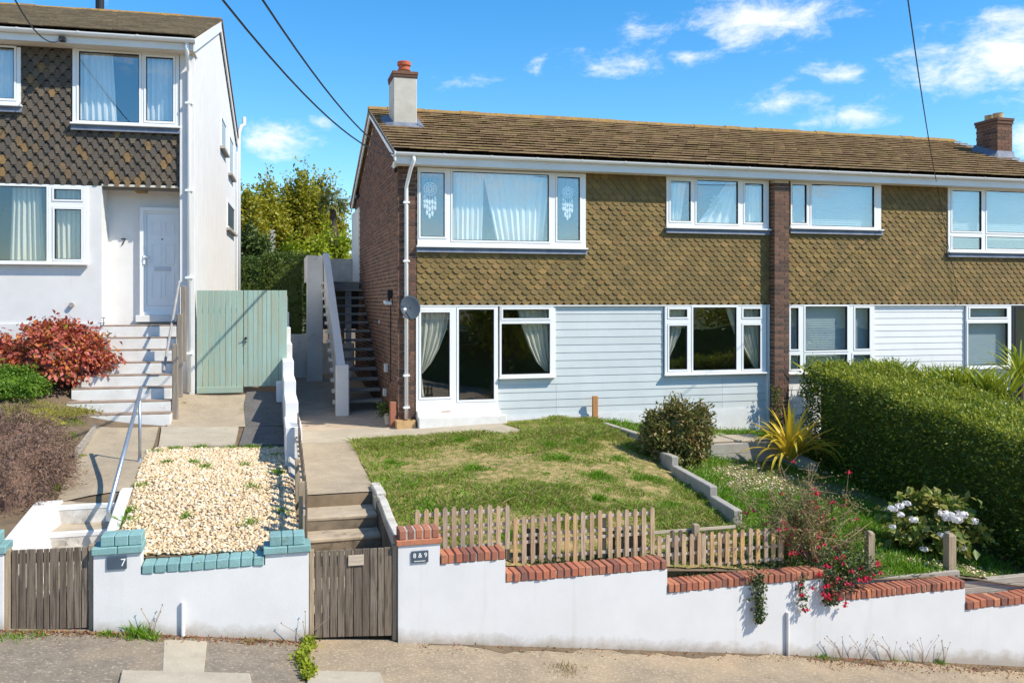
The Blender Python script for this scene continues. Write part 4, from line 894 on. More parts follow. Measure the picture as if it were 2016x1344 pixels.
# downpipe with swan neck, rainwater trough at its foot
px = aY(800,700,YF-.05)[0]; pz = EZ-.05
dpp = MB().tube([(px+.09,EY-.0,pz),(px+.09,EY,pz-.10),(px+.05,EY+.12,pz-.24),(px,YF-.07,pz-.55),(px,YF-.055,pz-.62),(px,YF-.055,1.30)], .036, 12).build('downpipe', 'upvc', h8, smooth=True)
for z in (5.35, 4.25, 3.2, 2.1, 1.5): MB().box(px-.06, px+.06, YF-.095, YF-.004, z, z+.035).build('pipe_clip', 'upvc', dpp)
# side door on the stair landing
MB().box(XL-.02, XL+.06, sd[0]-.05, sd[1]+.05, sdz0, sdz1+.02).build('side_door', 'stair_paint', h8); MB().box(XL-.09, XL+.0, sd[0]-.1, sd[1]+.1, sdz1+.3, sdz1+.37).build('door_lamp', 'black_plastic', h8)
# -------- fittings that hang on the house
def catcher(px, py, s, label):
    t = thing('dream_catcher', label, 'dream catcher', aY(px, py+50*s, YF+.03)); c = aY(px, py, YF+.03); r = 12.5*s*YF/FPX
    b = MB()
    for rr in (r, r*.62, r*.3): b.tube([(c[0]+rr*math.cos(q), c[1], c[2]+rr*math.sin(q)) for q in [2*math.pi*k/20 for k in range(21)]], .010, 5, cap=False)
    for k in range(10): q = 2*math.pi*k/10; b.tube([(c[0]+r*.3*math.cos(q+.6), c[1], c[2]+r*.3*math.sin(q+.6)), (c[0]+r*math.cos(q), c[1], c[2]+r*math.sin(q))], .004, 4)
    b.tube([(c[0],c[1],c[2]+r),(c[0],c[1],c[2]+r+.2)], .002, 4); b.build('hoop', 'paper_white', t)
    for k, (dx, ln) in enumerate(((-.9,.26),(-.5,.36),(-.1,.42),(.35,.37),(.8,.28))):
        x = c[0]+r*dx; z = c[2]-r*math.sqrt(max(0,1-dx*dx)) if abs(dx) < 1 else c[2]; f = MB().tube([(x,c[1],z),(x,c[1],z-ln*.55)], .003, 4)
        for q in range(3): zz = z-ln*(.18+.3*q); f.prism([(x-.002,c[1]-.003,zz),(x-.026,c[1]-.003,zz-.05),(x-.008,c[1]-.003,zz-.12),(x+.02,c[1]-.003,zz-.10),(x+.024,c[1]-.003,zz-.04)], (0,.004,0))
        f.build('feather_strand', 'paper_white', t)
catcher(847, 372, 1.0, 'white dream catcher beside the brick corner in the upstairs side pane'); catcher(1118, 379, .9, 'white dream catcher in the upstairs side pane next to the hung tiles')
dt = thing('satellite_dish', 'grey oval satellite dish fixed over the white downpipe', 'satellite dish', aY(808,635,YF-.3))
dc = Vector(aY(808,605,YF-.32)); nrm = Vector((.10,-.94,.28)).normalized(); ax = nrm.cross(Vector((0,0,1))).normalized(); ay_ = ax.cross(nrm)
b = MB(); R = .20
def dish(u, v):
    q = 2*math.pi*u; rr = v*R; p = dc+ax*(rr*.95*math.cos(q))+ay_*(rr*1.15*math.sin(q))-nrm*(.05*(1-v*v)); return p
b.grid(dish, 32, 8); b.build('reflector', 'dish_grey', dt, smooth=True, solid=.006)
MB().tube([dc-nrm*.05, dc-nrm*.14+ax*-.06+Vector((0,0,-.05)), (dc.x-.14,YF+.0,dc.z-.1)], .018, 8).build('bracket', 'black_plastic', dt)
MB().tube([dc-ay_*.22+ax*.02, dc-ay_*.17+nrm*.16+ax*.12, dc-ay_*.12+nrm*.2+ax*.17], .010, 8).build('arm', 'black_plastic', dt)
MB().tube([dc-ay_*.13+nrm*.17+ax*.16, dc-ay_*.10+nrm*.25+ax*.17], [.024,.03], 10).build('receiver_head', 'pipe_grey', dt)
sc = aX(770,585,XL-.02); ll = thing('security_lamp', 'black and white security light on the shaded brick side wall', 'lamp', (XL,sc[1],sc[2]-.1))
MB().box(XL-.10,XL-.002,sc[1]-.06,sc[1]+.06,sc[2]-.02,sc[2]+.14).build('housing', 'black_plastic', ll, bevel=.01); MB().tube([(XL-.05,sc[1],sc[2]-.02),(XL-.08,sc[1]-.04,sc[2]-.09)], .02, 8).build('joint', 'black_plastic', ll)
MB().hexa([(XL-.16,sc[1]-.14,sc[2]-.15),(XL-.02,sc[1]-.14,sc[2]-.15),(XL-.02,sc[1]+.1,sc[2]-.12),(XL-.16,sc[1]+.1,sc[2]-.12),(XL-.16,sc[1]-.14,sc[2]-.09),(XL-.02,sc[1]-.14,sc[2]-.09),(XL-.02,sc[1]+.1,sc[2]-.06),(XL-.16,sc[1]+.1,sc[2]-.06)]).build('lamp_head', 'upvc', ll, bevel=.01)
cb = aX(770,700,XL); tag(MB().tube([(XL-.012,cb[1],sc[2]-.15),(XL-.012,cb[1],1.9)], .011, 6).build('cable_run', 'black_plastic'), 'black cable running down the shaded brick side wall', 'cable')
for px_, py_, hh, lab in ((763.5,724,.17,'white meter box on the brick side wall beside the cable'),(761,772,.15,'small white meter box low on the brick side wall')):
    p = aX(px_, py_, XL); tag(MB().box(XL-.07, XL-.004, p[1]-.08, p[1]+.10, p[2]-hh/2, p[2]+hh/2).build('meter_box', 'grey_plastic', bevel=.008), lab, 'meter box')
p = aX(748,634,XL); tag(MB().tube([(XL-.03,p[1],p[2]),(XL-.002,p[1],p[2])], .045, 14).build('wall_vent', 'grey_plastic'), 'round grey flue vent on the brick side wall', 'vent')
tr = thing('planter_trough', 'small buff concrete trough at the foot of the white downpipe', 'trough', aY(800,842,YF-.1))
t0 = rectY(781,828,818,842,YF-.22); b = MB(); b.box(t0[0],t0[1],YF-.24,YF-.20,t0[2]-.02,t0[3]); b.box(t0[0],t0[1],YF-.045,YF-.005,t0[2]-.02,t0[3]); b.box(t0[0],t0[0]+.04,YF-.2,YF-.045,t0[2]-.02,t0[3]); b.box(t0[1]-.04,t0[1],YF-.2,YF-.045,t0[2]-.02,t0[3]); b.box(t0[0]+.04,t0[1]-.04,YF-.2,YF-.045,t0[2]-.02,t0[3]-.07)
b.build('trough', 'pot_buff', tr)
# ------------------------------------------------------------------ curtains and blinds of the two terraced houses
YC = YF+.115
curtain('pale net curtain hanging straight at the brick-corner end of the big upstairs window', YC, [(890,338),(890,478)], [(952,340),(948,478)], 6, 'curtain_lace', .02)
curtain('pale net curtain drawn slanting across the big upstairs window', YC, [(950,338),(978,478)], [(1083,340),(1068,478)], 9, 'curtain_lace', .02)
curtain('cream curtain tied back in the patio door pane by the brick corner', YC, [(824,610),(824,650),(824,690),(825,715),(826,737)], [(886,610),(879,649),(864,686),(849,714),(830,737)], 5, amp=.025)
curtain('loose tail of the tied curtain low in the patio door', YC, [(824,738),(824,785)], [(830,738),(836,785)], 1.5, amp=.012)
curtain('cream curtain tied back in the window beside the patio door', YC, [(1018,604),(1026,638),(1041,681),(1056,712),(1074,731)], [(1084,604),(1085,638),(1085,681),(1085,712),(1085,733)], 5, amp=.025)
curtain('short curtain end tied back in the narrow pane beside the grey cladding', YC, [(1312,604),(1312,650),(1312,704)], [(1350,604),(1340,655),(1318,704)], 3, amp=.025)
curtain('cream curtain swept aside in the ground-floor window next to the brick pier', YC, [(1428,602),(1438,632),(1447,657),(1468,695),(1488,728)], [(1500,602),(1500,632),(1500,657),(1500,695),(1500,730)], 5, amp=.025)
curtain('crumpled white voile in the upstairs pane near the plain hung tiles', YC, [(1315,352),(1315,440)], [(1352,352),(1338,440)], 3.5, 'curtain_lace', .04)
curtain('white voile gathered low behind the wide middle upstairs pane', YC, [(1372,444),(1405,398),(1436,356)], [(1455,444),(1455,410),(1455,356)], 4, 'curtain_lace', .04)
curtain('crumpled white voile in the upstairs pane beside the brick pier', YC, [(1468,356),(1466,442)], [(1500,356),(1504,442)], 4, 'curtain_lace', .04)
p = aY(1409,402,YF+.1); b = MB()
for k in range(26):
    q = random.random()*6.28; r = .13*math.sqrt(random.random()); c = (p[0]+r*math.cos(q), p[1]+random.uniform(-.02,.02), p[2]+r*1.2*math.sin(q)); s = random.uniform(.02,.04)
    b.lathe((c[0],c[1],c[2]-s), [(.002,0),(s,s*.6),(s,s*1.3),(.002,s*2)], 7)
tag(b.build('hanging_ornament', 'kerb_pale'), 'round grey flower ornament hanging in the small upstairs window', 'ornament')
def blind(R, label, m='blind', y=YF+.12, cat='blind'):
    t = MB(); n = int((R[3]-R[2])/.05); h = (R[3]-R[2])/n
    for i in range(n): z = R[2]+h*i; t.hexa([(R[0],y,z),(R[1],y,z),(R[1],y+.006,z),(R[0],y+.006,z),(R[0],y+.012,z+h),(R[1],y+.012,z+h),(R[1],y+.018,z+h),(R[0],y+.018,z+h)])
    tag(t.build('window_blind', m), label, cat)
ins = lambda w: (w[0]+.03, w[1]-.03, w[2]+.03, w[3]-.03)
blind(ins(w7), 'closed pale slatted blind behind the white-clad neighbour window'); blind(ins(w8_), 'closed pale slatted blind in the tall window beside the dark door')
blind(ins(w3), 'pale blind in the upstairs window right beside the brick pier'); blind(ins(w4), 'pale blind in the wide upstairs window with a low transom')
# something lived-in: television in the middle room
tv = thing('television', 'dark television on the wall behind the patio door', 'television', aY(930,680,19))
MB().box(aY(905,660,19)[0], aY(950,660,19)[0], 19, 19.05, zt(930,678,19), zt(930,634,19)).build('screen', 'black_plastic', tv)
MB().box(aY(905,660,19)[0]+.1, aY(950,660,19)[0]-.1, 19.05, 21.39, zt(930,668,19), zt(930,655,19)).build('wall_bracket', 'black_plastic', tv)
# ------------------------------------------------------------------ external stairs
es = thing('external_stairs', 'white rendered stair with open dark treads against the brick side wall', 'stairs', (1.8, 21, 1.2))
y0, y1 = 19.1, 24.0; n = 14; z0_, z1_ = 1.22, 4.02
for i in range(n):
    f = (i+1)/n; z = z0_+(z1_-z0_)*f; y = y0+(y1-y0)*i/n
    MB().box(1.52, XL-.004, y, y+.33, z-.055, z).build('tread', 'tread_wood', es, bevel=.006)
    MB().box(1.30, 1.45, y+.05, y+.27, z-.075, z-.005).build('tread_end', 'stair_paint', es)
MB().prism([(1.38,18.9,1.2),(1.38,19.15,1.15),(1.38,24.0,3.75),(1.38,24.0,4.72),(1.38,18.9,2.12)], (.13,0,0)).build('balustrade', 'stair_paint', es)
MB().hexa([(1.36,18.85,2.10),(1.53,18.85,2.10),(1.53,23.95,4.70),(1.36,23.95,4.70),(1.36,18.85,2.16),(1.53,18.85,2.16),(1.53,23.95,4.77),(1.36,23.95,4.77)]).build('handrail_cap', 'render_white', es)
MB().box(1.32,1.59,18.62,18.88,1.12,2.20).build('newel_post', 'render_white', es, bevel=.02)
MB().box(.95,1.36,23.85,24.15,1.3,4.70).build('column', 'stair_paint', es, bevel=.012)
MB().box(1.1,XL-.005,24.16,26.2,3.82,4.02).build('landing', 'grimy_concrete', es)
MB().box(1.0,XL-.005,26.0,26.2,4.02,4.72).build('landing_parapet', 'grimy_concrete', es); MB().box(.95,1.1,24.16,25.99,4.02,4.70).build('landing_parapet', 'stair_paint', es)
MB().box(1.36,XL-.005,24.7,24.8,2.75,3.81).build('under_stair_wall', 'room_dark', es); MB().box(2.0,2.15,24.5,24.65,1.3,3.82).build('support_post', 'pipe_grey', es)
tag(MB().box(1.55,2.0,24.9,25.0,2.35,2.9).build('wooden_crate', 'wood_new', bevel=.01), 'tan wooden panel stored under the dark stair treads', 'panel')
tag(MB().box(.9,2.3,25.3,25.4,1.3,2.35).build('storage_unit', 'stair_paint', bevel=.02), 'pale storage unit under the stairs', 'storage')
tag(MB().box(.36,1.1,24.6,24.75,1.3,2.62).build('alley_wall', 'stair_paint'), 'low stained white wall closing the alley beside the stair column', 'wall')
# ------------------------------------------------------------------ dividing wall, stepped down the slope
dv = thing('dividing_wall', 'white stepped wall between the alley path and the green gate', 'wall', (.31, 17, 1))
edges = [12.1,13.2,14.4,15.6,16.75,18.0,19.3,20.6,24]; tops_ = [1.86,2.07,2.27,2.50,2.74,3.0,3.28,3.62]
for i, z in enumerate(tops_): MB().box(.22 if i else .205, .405 if i else .42, edges[i]+.002, edges[i+1], 1.0-.05, z).build('wall_section', 'render_white', dv, bevel=.008)
MB().box(.12,.219,15.75,16.2,1.5,2.12).build('buttress', 'render_white', dv, bevel=.008)
tag(MB().hexa([(.16,11.3,.9),(.36,11.3,.9),(.38,12.08,.95),(.2,12.08,.95),(.26,11.4,1.15),(.36,11.4,1.12),(.38,12.08,1.45),(.24,12.08,1.5)]).build('broken_stone', 'grimy_concrete', bevel=.02), 'dark broken lump of masonry at the end of the white dividing wall', 'stone')
# picket fence seen end-on along the path
pf = thing('picket_fence', 'grey picket fence along the edge of the mossy steps', 'fence', (.40, 11, .9))
pm = {}
def picket_mesh(w, h, t, m):
    k = (round(w,3), round(h,3), m)
    if k not in pm:
        me = MB().prism([(-w/2,0,0),(w/2,0,0),(w/2,0,h-w*.55),(w*.36,0,h-w*.2),(0,0,h),(-w*.36,0,h-w*.2),(-w/2,0,h-w*.55)], (0,t,0)).mesh('picket', frame=WORLD); me.materials.append(MAT[m]); pm[k] = me
    return pm[k]
for i in range(16):
    y = 9.55+i*.19; z = .55+.03*i+(.02 if i%3 else .0); link('picket', picket_mesh(.07, 1.0+random.uniform(-.01,.02), .018, 'wood_grey'), (.385, y, z), pf, rotz=math.radians(90))
for y in (9.62, 11.0, 12.3): MB().box(.30,.36,y,y+.06,.4,1.62).build('post', 'wood_post', pf, bevel=.004)
for k in (.35, .8): MB().hexa([(.342,9.5,.5+k),(.362,9.5,.5+k),(.362,12.5,.95+k),(.342,12.5,.95+k),(.342,9.5,.55+k),(.362,9.5,.55+k),(.362,12.5,1.0+k),(.342,12.5,1.0+k)]).build('rail', 'wood_rail', pf)
# ------------------------------------------------------------------ picket fences above the front wall
def picket_fence(label, xs, ytop, ybot, rails, posts, Y=9.5, w=.05, back=True, xr=None):
    X = [aY(x, (ytop+ybot)/2, Y)[0] for x in xs]; xm = sum(xs)/len(xs); t = thing('picket_fence', label, 'fence', ((X[0]+X[-1])/2, Y, aY(xm, ybot, Y)[2]), 'low picket fences above the front wall')
    zt_, zb_ = aY(xm, ytop, Y)[2], aY(xm, ybot, Y)[2]
    for x in X: link('picket', picket_mesh(w, round(zt_-zb_, 2), .018, 'wood_picket'), (x, Y+random.uniform(-.003,.003), zb_+random.uniform(-.012,.012)), t, rotz=random.uniform(-.03,.03))
    for ry in rails: z = aY(xm, ry, Y+.03)[2]; MB().box(X[0]-.03, X[-1]+.03, Y+.021, Y+.045, z-.018, z+.018).build('rail', 'wood_rail', t, bevel=.003)
    for pxx, pt, ww in posts: p = aY(pxx, pt, Y+.05); MB().box(p[0]-ww/2, p[0]+ww/2, Y+.048, Y+.048+ww, zb_-.15, p[2]).build('post', 'wood_post', t, bevel=.008)
    return t
cx6 = lambda L: [v/3.877+780 for v in L]; cx7 = lambda L: [v/3.692+1200 for v in L]
picket_fence('low weathered picket fence panel behind the red brick gate pillar', cx6([163,232,308,375,443,510,577,645,715,782,850]), 998, 1085, (1009,1036,1050,1076), [(1000,1000,.05)])
picket_fence('longest low picket fence panel above the middle run of coping', cx6([912,978,1045,1110,1172,1240,1305,1368,1428,1495,1558,1635,1698,1762,1828,1892,1957]), 1007, 1102, (1018,1045,1058,1089), [(1190,1012,.05)])
picket_fence('lowest picket fence panel ending at the fuchsia', cx7([365,425,487,543,600,655,688,747,803,857,912,968,1028,1083,1140,1193,1245]), 1046, 1114, (1055,1083,1109), [(1372,1032,.075),(1540,1022,.06)])
# second, older row of pickets just behind the middle panel
Yb = 9.62; t = thing('picket_fence', 'older greyed picket fence standing just behind the other low panels', 'fence', (4, Yb, .6), 'low picket fences above the front wall')
for px_ in cx6([1010,1075,1590,1660,1735,1800,1860])+cx7([140,460,520,585,640,700,830]):
    x = aY(px_, 1050, Yb)[0]; z = float(HR(x, Yb)); link('picket', picket_mesh(.045, .40, .018, 'wood_grey'), (x, Yb, z-.02), t)
for k in (.12, .30): MB().box(2.4, 5.4, Yb+.02, Yb+.04, .50+k, .53+k).build('rail', 'wood_rail', t)
# timber posts and boards at the right-hand end
for a, c, y_, q, lab in ((1708,1727,1046,1134,'square timber post by the fuchsia above the brick coping'),(1866,1888,1051,1128,'square timber post in front of the white hydrangea')):
    X0, X1, Z0, Z1 = rectY(a, y_, c, q, 9.5); b = MB(); X0 += (X1-X0)*.12; X1 = X0+(X1-X0)*.72; w = X1-X0; b.box(X0, X1, 9.5, 9.5+w, Z0-.2, Z1-.03); n0 = len(b.v); b.hexa([(X0,9.5,Z1-.03),(X1,9.5,Z1-.03),(X1,9.5+w,Z1-.03),(X0,9.5+w,Z1-.03),(X0+.02,9.52,Z1),(X1-.02,9.52,Z1),(X1-.02,9.48+w,Z1),(X0+.02,9.48+w,Z1)])
    tag(b.build('timber_post', 'wood_post'), lab, 'post', 'timber fence posts')
X0, X1, Z0, Z1 = rectY(1685,1132,1890,1146,9.44); tag(MB().box(X0, X1, 9.44, 9.49, Z0-.06, Z1).build('edging_board', 'sleeper', bevel=.006), 'long pale timber board lying behind the brick coping by the posts', 'board')
sl_ = thing('timber_edging', 'stacked pale timber sleepers retaining the bed at the lower end of the wall', 'edging', (10.3, 9.5, -.2))
X0 = aY(1896,1160,9.46)[0]; Zt = aY(1950,1138,9.46)[2]
for k in range(3): MB().box(X0, 12.5, 9.44, 9.54, Zt-.085*(k+1)+.003, Zt-.085*k).build('sleeper', 'sleeper', sl_, bevel=.006)
# ------------------------------------------------------------------ concrete kerbs down the right side of the lawn
kb = thing('garden_kerb', 'stepped grey concrete kerb running down the edge of the lawn', 'kerb', G(1350,930))
def kerb(p0, p1, zt0, zt1, w=.12, h=.42):
    a, c = Vector((p0[0], p0[1], 0)), Vector((p1[0], p1[1], 0)); n = (c-a).normalized(); s = Vector((-n.y, n.x, 0))*w
    if s.x < 0: s = -s
    q = [a, c, c+s, a+s]; zz = [zt0, zt1, zt1, zt0]
    MB().hexa([(v.x, v.y, z-h) for v, z in zip(q, zz)]+[(v.x, v.y, z) for v, z in zip(q, zz)]).build('kerb_block', 'kerb_concrete', kb, bevel=.012)
KB = [((1183,836),(1284,893)),((1280,898),(1322,931)),((1322,934),(1397,994)),((1397,996),(1444,1044))]
for k, ((ax_, ay0), (bx_, by0)) in enumerate(KB):
    a, c = G(ax_, ay0), G(bx_, by0); d = (.17,.17,.17,.17)[k]
    lev = min(float(HR(a[0],a[1])), float(HR(c[0],c[1])))
    kerb(a, c, float(HR(a[0],a[1]))+(.05 if k == 0 else .15), float(HR(c[0],c[1]))+.27)
pl_ = thing('raised_bed', 'grey timber planter edge beside the yellow flax plant', 'planter', G(1470,905))
Xa, Xb_ = aY(1400,890,15.0)[0], aY(1530,890,15.0)[0]; zt2 = aY(1465,872,15.0)[2]; zb2 = aY(1465,906,15.0)[2]
for k in range(2): MB().box(Xa, Xb_, 15.0, 15.1, zb2-.05+(zt2-zb2+.05)*k/2+.002, zb2-.05+(zt2-zb2+.05)*(k+1)/2).build('sleeper', 'kerb_concrete', pl_, bevel=.006)
MB().box(Xa-.0, Xa+.1, 15.102, 16.2, zb2-.05, zt2-.02).build('sleeper', 'kerb_concrete', pl_, bevel=.006)
MB().hexa([(Xb_+.01,15.0,zb2-.1),(Xb_+.12,14.95,zb2-.1),(Xb_+.55,14.5,zb2-.25),(Xb_+.45,14.45,zb2-.25),(Xb_+.01,15.0,zt2-.08),(Xb_+.12,14.95,zt2-.08),(Xb_+.55,14.5,zb2-.02),(Xb_+.45,14.45,zb2-.02)]).build('sleeper', 'kerb_concrete', pl_, bevel=.006)
MB().box(Xa+.1, Xb_, 15.102, 16.6, zb2-.1, zt2-.06).build('fill', 'soil', pl_)
for a, c, d, e in ((Xa+.15,Xa+.75,15.5,16.2),(Xa+.8,Xa+1.5,15.45,16.15),(Xa+.3,Xa+1.0,16.25,16.7)): tag(MB().box(a, c, d, e, zt2-.065, zt2-.02).build('paving_slab', 'slab', bevel=.01), 'loose concrete paving slab beside the house behind the planter edge', 'slab', 'slabs behind the planter')
tag(MB().box(*[aY(x, 790, YF-.12)[0] for x in (1166,1176)], YF-.16, YF-.10, 1.0, aY(1170,779,YF-.12)[2]).build('timber_stake', 'wood_new', bevel=.004), 'orange timber stake standing against the grey cladding', 'stake')
# ------------------------------------------------------------------ the white house (7), turned slightly to the street
_p = aY(383,775,16.4); FR = Frame(_p[0], _p[1], -2.15)
h7 = thing('white_house', 'white rendered house with scalloped brown hung tiles and a white panelled door', 'house', (-4, 4, 1.5))
zf = lambda px, py, Y=0: aY(px, py, Y)[2]; xf = lambda px, Y=0: aY(px, 500, Y)[0]
XW = -9.0; XT = xf(355); EZ7 = 7.93; RZ7 = zf(200,24,4.4); ZS7 = zf(250,103); ZB7 = 5.47
u1 = window(h7, -.02, (143,99,353,246), [(156,105,274,240),(288,114,341,239)], gl='glass_upper', lead=True)
u0 = window(h7, -.02, (-170,88,41,203), [(-160,92,-70,196),(-58,93,28,193)], gl='glass_upper', lead=True)
g1 = window(h7, -.02, (-190,362,172,517), [(-180,367,-98,512),(-86,366,92,513),(107,373,160,393),(108,412,160,510)], sash=.035)
XR = xf(200); PD = .5
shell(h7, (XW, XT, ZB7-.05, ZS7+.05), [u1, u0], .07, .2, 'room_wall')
shell(h7, (XW, XR, 1.6, ZB7-.004), [g1], .0, .2, 'render_white', 'front_wall')
MB().box(XW, XR-.02, -.03, -.002, 1.6, zf(100,637)).build('plinth', 'render_white', h7)
MB().box(XR-.1, XR, .201, PD, 1.6, ZB7-.004).build('porch_side_wall', 'render_white', h7)
zd0 = zf(310,620,PD); ZF7 = zf(300,638)
MB().box(XR, 0-.003, PD, PD+.2, 1.6, ZB7+.1).build('porch_wall', 'render_white', h7)
MB().box(XT, -.004, -.06, .07, 1.5, ZS7+.03).build('corner_pilaster', 'render_white', h7); MB().box(XT+.03, -.004, .071, PD-.003, 1.5, ZS7+.03).build('corner_wall', 'render_white', h7)
MB().box(XR, XT, .0, PD-.002, ZB7-.004, ZB7+.03).build('porch_ceiling', 'soffit', h7)
# gable wall to the alley
D7 = 9.6; RY7 = 4.5
gz7 = lambda y: ZS7+.05+(RZ7-ZS7-.2)*(1-abs(y-RY7)/(RY7+.3 if y < RY7 else D7-RY7+.3))
MB().prism([(-.2,.21,1.4),(-.2,D7,1.4),(-.2,D7,gz7(D7)),(-.2,RY7,gz7(RY7)),(-.2,.21,gz7(.21))], (.2,0,0)).build('gable_wall', 'render_white', h7)
MB().box(-.2, -.001, -.001, .209, 1.4, gz7(.1)).build('gable_corner', 'render_white', h7)
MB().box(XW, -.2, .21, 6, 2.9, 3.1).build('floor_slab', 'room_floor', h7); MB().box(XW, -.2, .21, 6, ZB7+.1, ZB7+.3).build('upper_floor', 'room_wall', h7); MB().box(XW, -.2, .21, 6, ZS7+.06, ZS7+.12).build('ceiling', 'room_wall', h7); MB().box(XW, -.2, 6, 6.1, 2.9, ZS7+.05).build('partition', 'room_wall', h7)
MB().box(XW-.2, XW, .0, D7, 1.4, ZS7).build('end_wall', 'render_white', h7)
tile_wall(h7, (-5.2, XT-.003, ZB7, ZS7), [(u1[0],u1[1],u1[2]-.12,u1[3]+.05),(u0[0],u0[1],u0[2]-.12,u0[3]+.05)], .02, .168, .104, clubprof, 'tile_club', tilt=.03)
# door
dr_ = rectY(290,422,350,601,PD-.05); fr_ = rectY(276,409,354,620,PD-.05)
pd = bpy.data.objects.new('front_door', None); C.objects.link(pd); q = FR.out(((fr_[0]+fr_[1])/2, PD, fr_[2])); pd.parent = h7; WO[pd.name] = Vector(q); pd.location = Vector(q)-WO[h7.name]
b = MB(); ring(b, (fr_[0],fr_[1]-.01,fr_[2],fr_[3]), .06, PD-.09, PD-.004); b.build('frame', 'upvc', pd); MB().box(fr_[0]+.06,fr_[1]-.07,PD-.045,PD-.006,fr_[2]+.06,fr_[3]-.06).build('leaf', 'upvc', pd)
b = MB(); ring(b, (dr_[0]-.012,dr_[1]-.004,dr_[2]-.01,dr_[3]+.01), .008, PD-.052, PD-.044); b.build('gasket', 'pipe_grey', pd)
wd, hd = dr_[1]-dr_[0], dr_[3]-dr_[2]
for cx_ in (.28, .72):
    for z0, z1 in ((.08,.36),(.45,.68),(.77,.92)): b = MB(); ring(b, (dr_[0]+wd*(cx_-.17),dr_[0]+wd*(cx_+.17),dr_[2]+hd*z0,dr_[2]+hd*z1), .02, PD-.058, PD-.044); b.build('moulding', 'upvc', pd)
R_ = rectY(303,525,336,533,PD-.06); MB().box(*R_[:2], PD-.062, PD-.044, *R_[2:]).build('letterbox', 'pipe_grey', pd, bevel=.004)
p = aY(319,471,PD-.06); MB().tube([(p[0],PD-.055,p[2]),(p[0],PD-.044,p[2])], .014, 10).build('peephole', 'black_plastic', pd)
p = aY(284,509,PD-.1); MB().box(p[0]-.018, p[0]+.018, PD-.105, PD-.089, p[2]-.10, p[2]+.06).build('handle_plate', 'upvc', pd); MB().tube([(p[0],PD-.12,p[2]+.02),(p[0]+.10,PD-.12,p[2]+.02)], .010, 8).build('handle', 'pipe_grey', pd)
MB().box(fr_[0]-.06, XT, PD-.16, PD-.0, fr_[2]-.12, fr_[2]-.003).build('door_sill', 'render_white', h7, bevel=.006)
n7 = thing('house_number', 'black figure 7 on the white porch wall', 'number', (aY(243,484,PD)[0], PD, zf(243,484,PD))); lettering('7', .17, (aY(243,477,PD)[0], PD-.012, zf(243,477,PD)), 'black_plastic', n7, ext=.008)
R_ = rectY(268,369,290,378,.2); tag(MB().box(R_[0],R_[1],.1,.25,ZB7-.09,ZB7-.006).build('porch_lamp', 'tile_ridge', bevel=.008), 'small brown porch light under the scalloped tiles', 'lamp')
p = aY(141,600,-.03); tag(MB().tube([(p[0],-.06,p[2]),(p[0],-.001,p[2])], .04, 10).build('wall_vent', 'kerb_concrete'), 'small grey outlet on the white front wall above the red shrub', 'vent')
p = aY(204,632,-.05); tp = thing('garden_tap', 'small dark outside tap at the white porch corner', 'tap', (p[0],-.05,p[2]-.05)); MB().tube([(p[0],-.0,p[2]-.03),(p[0],-.07,p[2]-.03),(p[0],-.07,p[2]-.07)], .012, 8).build('spout', 'lead', tp); MB().tube([(p[0],-.06,p[2]-.02),(p[0],-.06,p[2]+.05)], .006, 6).build('stem', 'lead', tp); MB().box(p[0]-.03,p[0]+.03,-.07,-.05,p[2]+.05,p[2]+.062).build('handle', 'lead', tp)
# roof
roof(h7, -5.4, .06, -.42, EZ7+.03, RY7, RZ7, 'tile_roof_grey', gauge=.235, w=.26, rear_y=D7+.25, rear_z=zf(466,244,9.5)-.1 if False else EZ7, xsort=-2.5)
MB().box(XW, -5.402, -.42, RY7, EZ7-.1, EZ7).build('roof_edge', 'tile_roof_grey', h7)
MB().box(-5.4, .03, -.36, -.335, ZS7+.0, EZ7-.0).build('fascia', 'fascia', h7); MB().box(-5.4, .03, -.334, .19, ZS7+.003, ZS7+.018).build('soffit', 'soffit', h7); gutter(h7, -5.4, .06, -.42, EZ7-.0, .06)
for (ya, za), (yb, zb) in (((-.4,EZ7+.0),(RY7,RZ7+.0)), ((D7+.2,EZ7+.0),(RY7,RZ7+.0))): MB().prism([(.025,ya,za-.2),(.025,yb,zb-.22),(.025,yb,zb-.0),(.025,ya,za-.0)], (.03,0,0)).build('bargeboard', 'fascia', h7)
for (ya, za), (yb, zb) in (((RY7,RZ7+.03),(D7+.25,EZ7+.03)),): MB().prism([(.03,ya,za-.06),(.03,yb,zb-.06),(.03,yb,zb+.02),(.03,ya,za+.02)], (.05,0,0)).build('verge', 'brick_brown', h7)
x = aY(372,500,-.1)[0]; dq = MB().tube([(x,-.40,EZ7-.05),(x,-.36,EZ7-.2),(x,-.115,EZ7-.42),(x,-.10,EZ7-.5),(x,-.10,1.95)], .035, 12).build('downpipe', 'upvc', h7, smooth=True)
for z in (6.9,5.4,3.9,2.6): MB().box(x-.06,x+.06,-.14,-.06,z,z+.035).build('pipe_clip', 'upvc', dq)
q = aX(462,400,.06); MB().tube([(.075,D7-.05,1.9),(.075,D7-.05,zf(462,262,9.4)),(.12,D7+.1,zf(462,252,9.4)+.1),(.2,D7+.25,zf(468,244,9.5)+.05),(.2,D7+.25,zf(468,236,9.5)+.15)], .055, 12).build('soil_pipe', 'pipe_grey', h7, smooth=True)
MB().tube([(.05,D7-.35,1.9),(.05,D7-.35,7.6)], .02, 8).build('waste_pipe', 'upvc', h7)
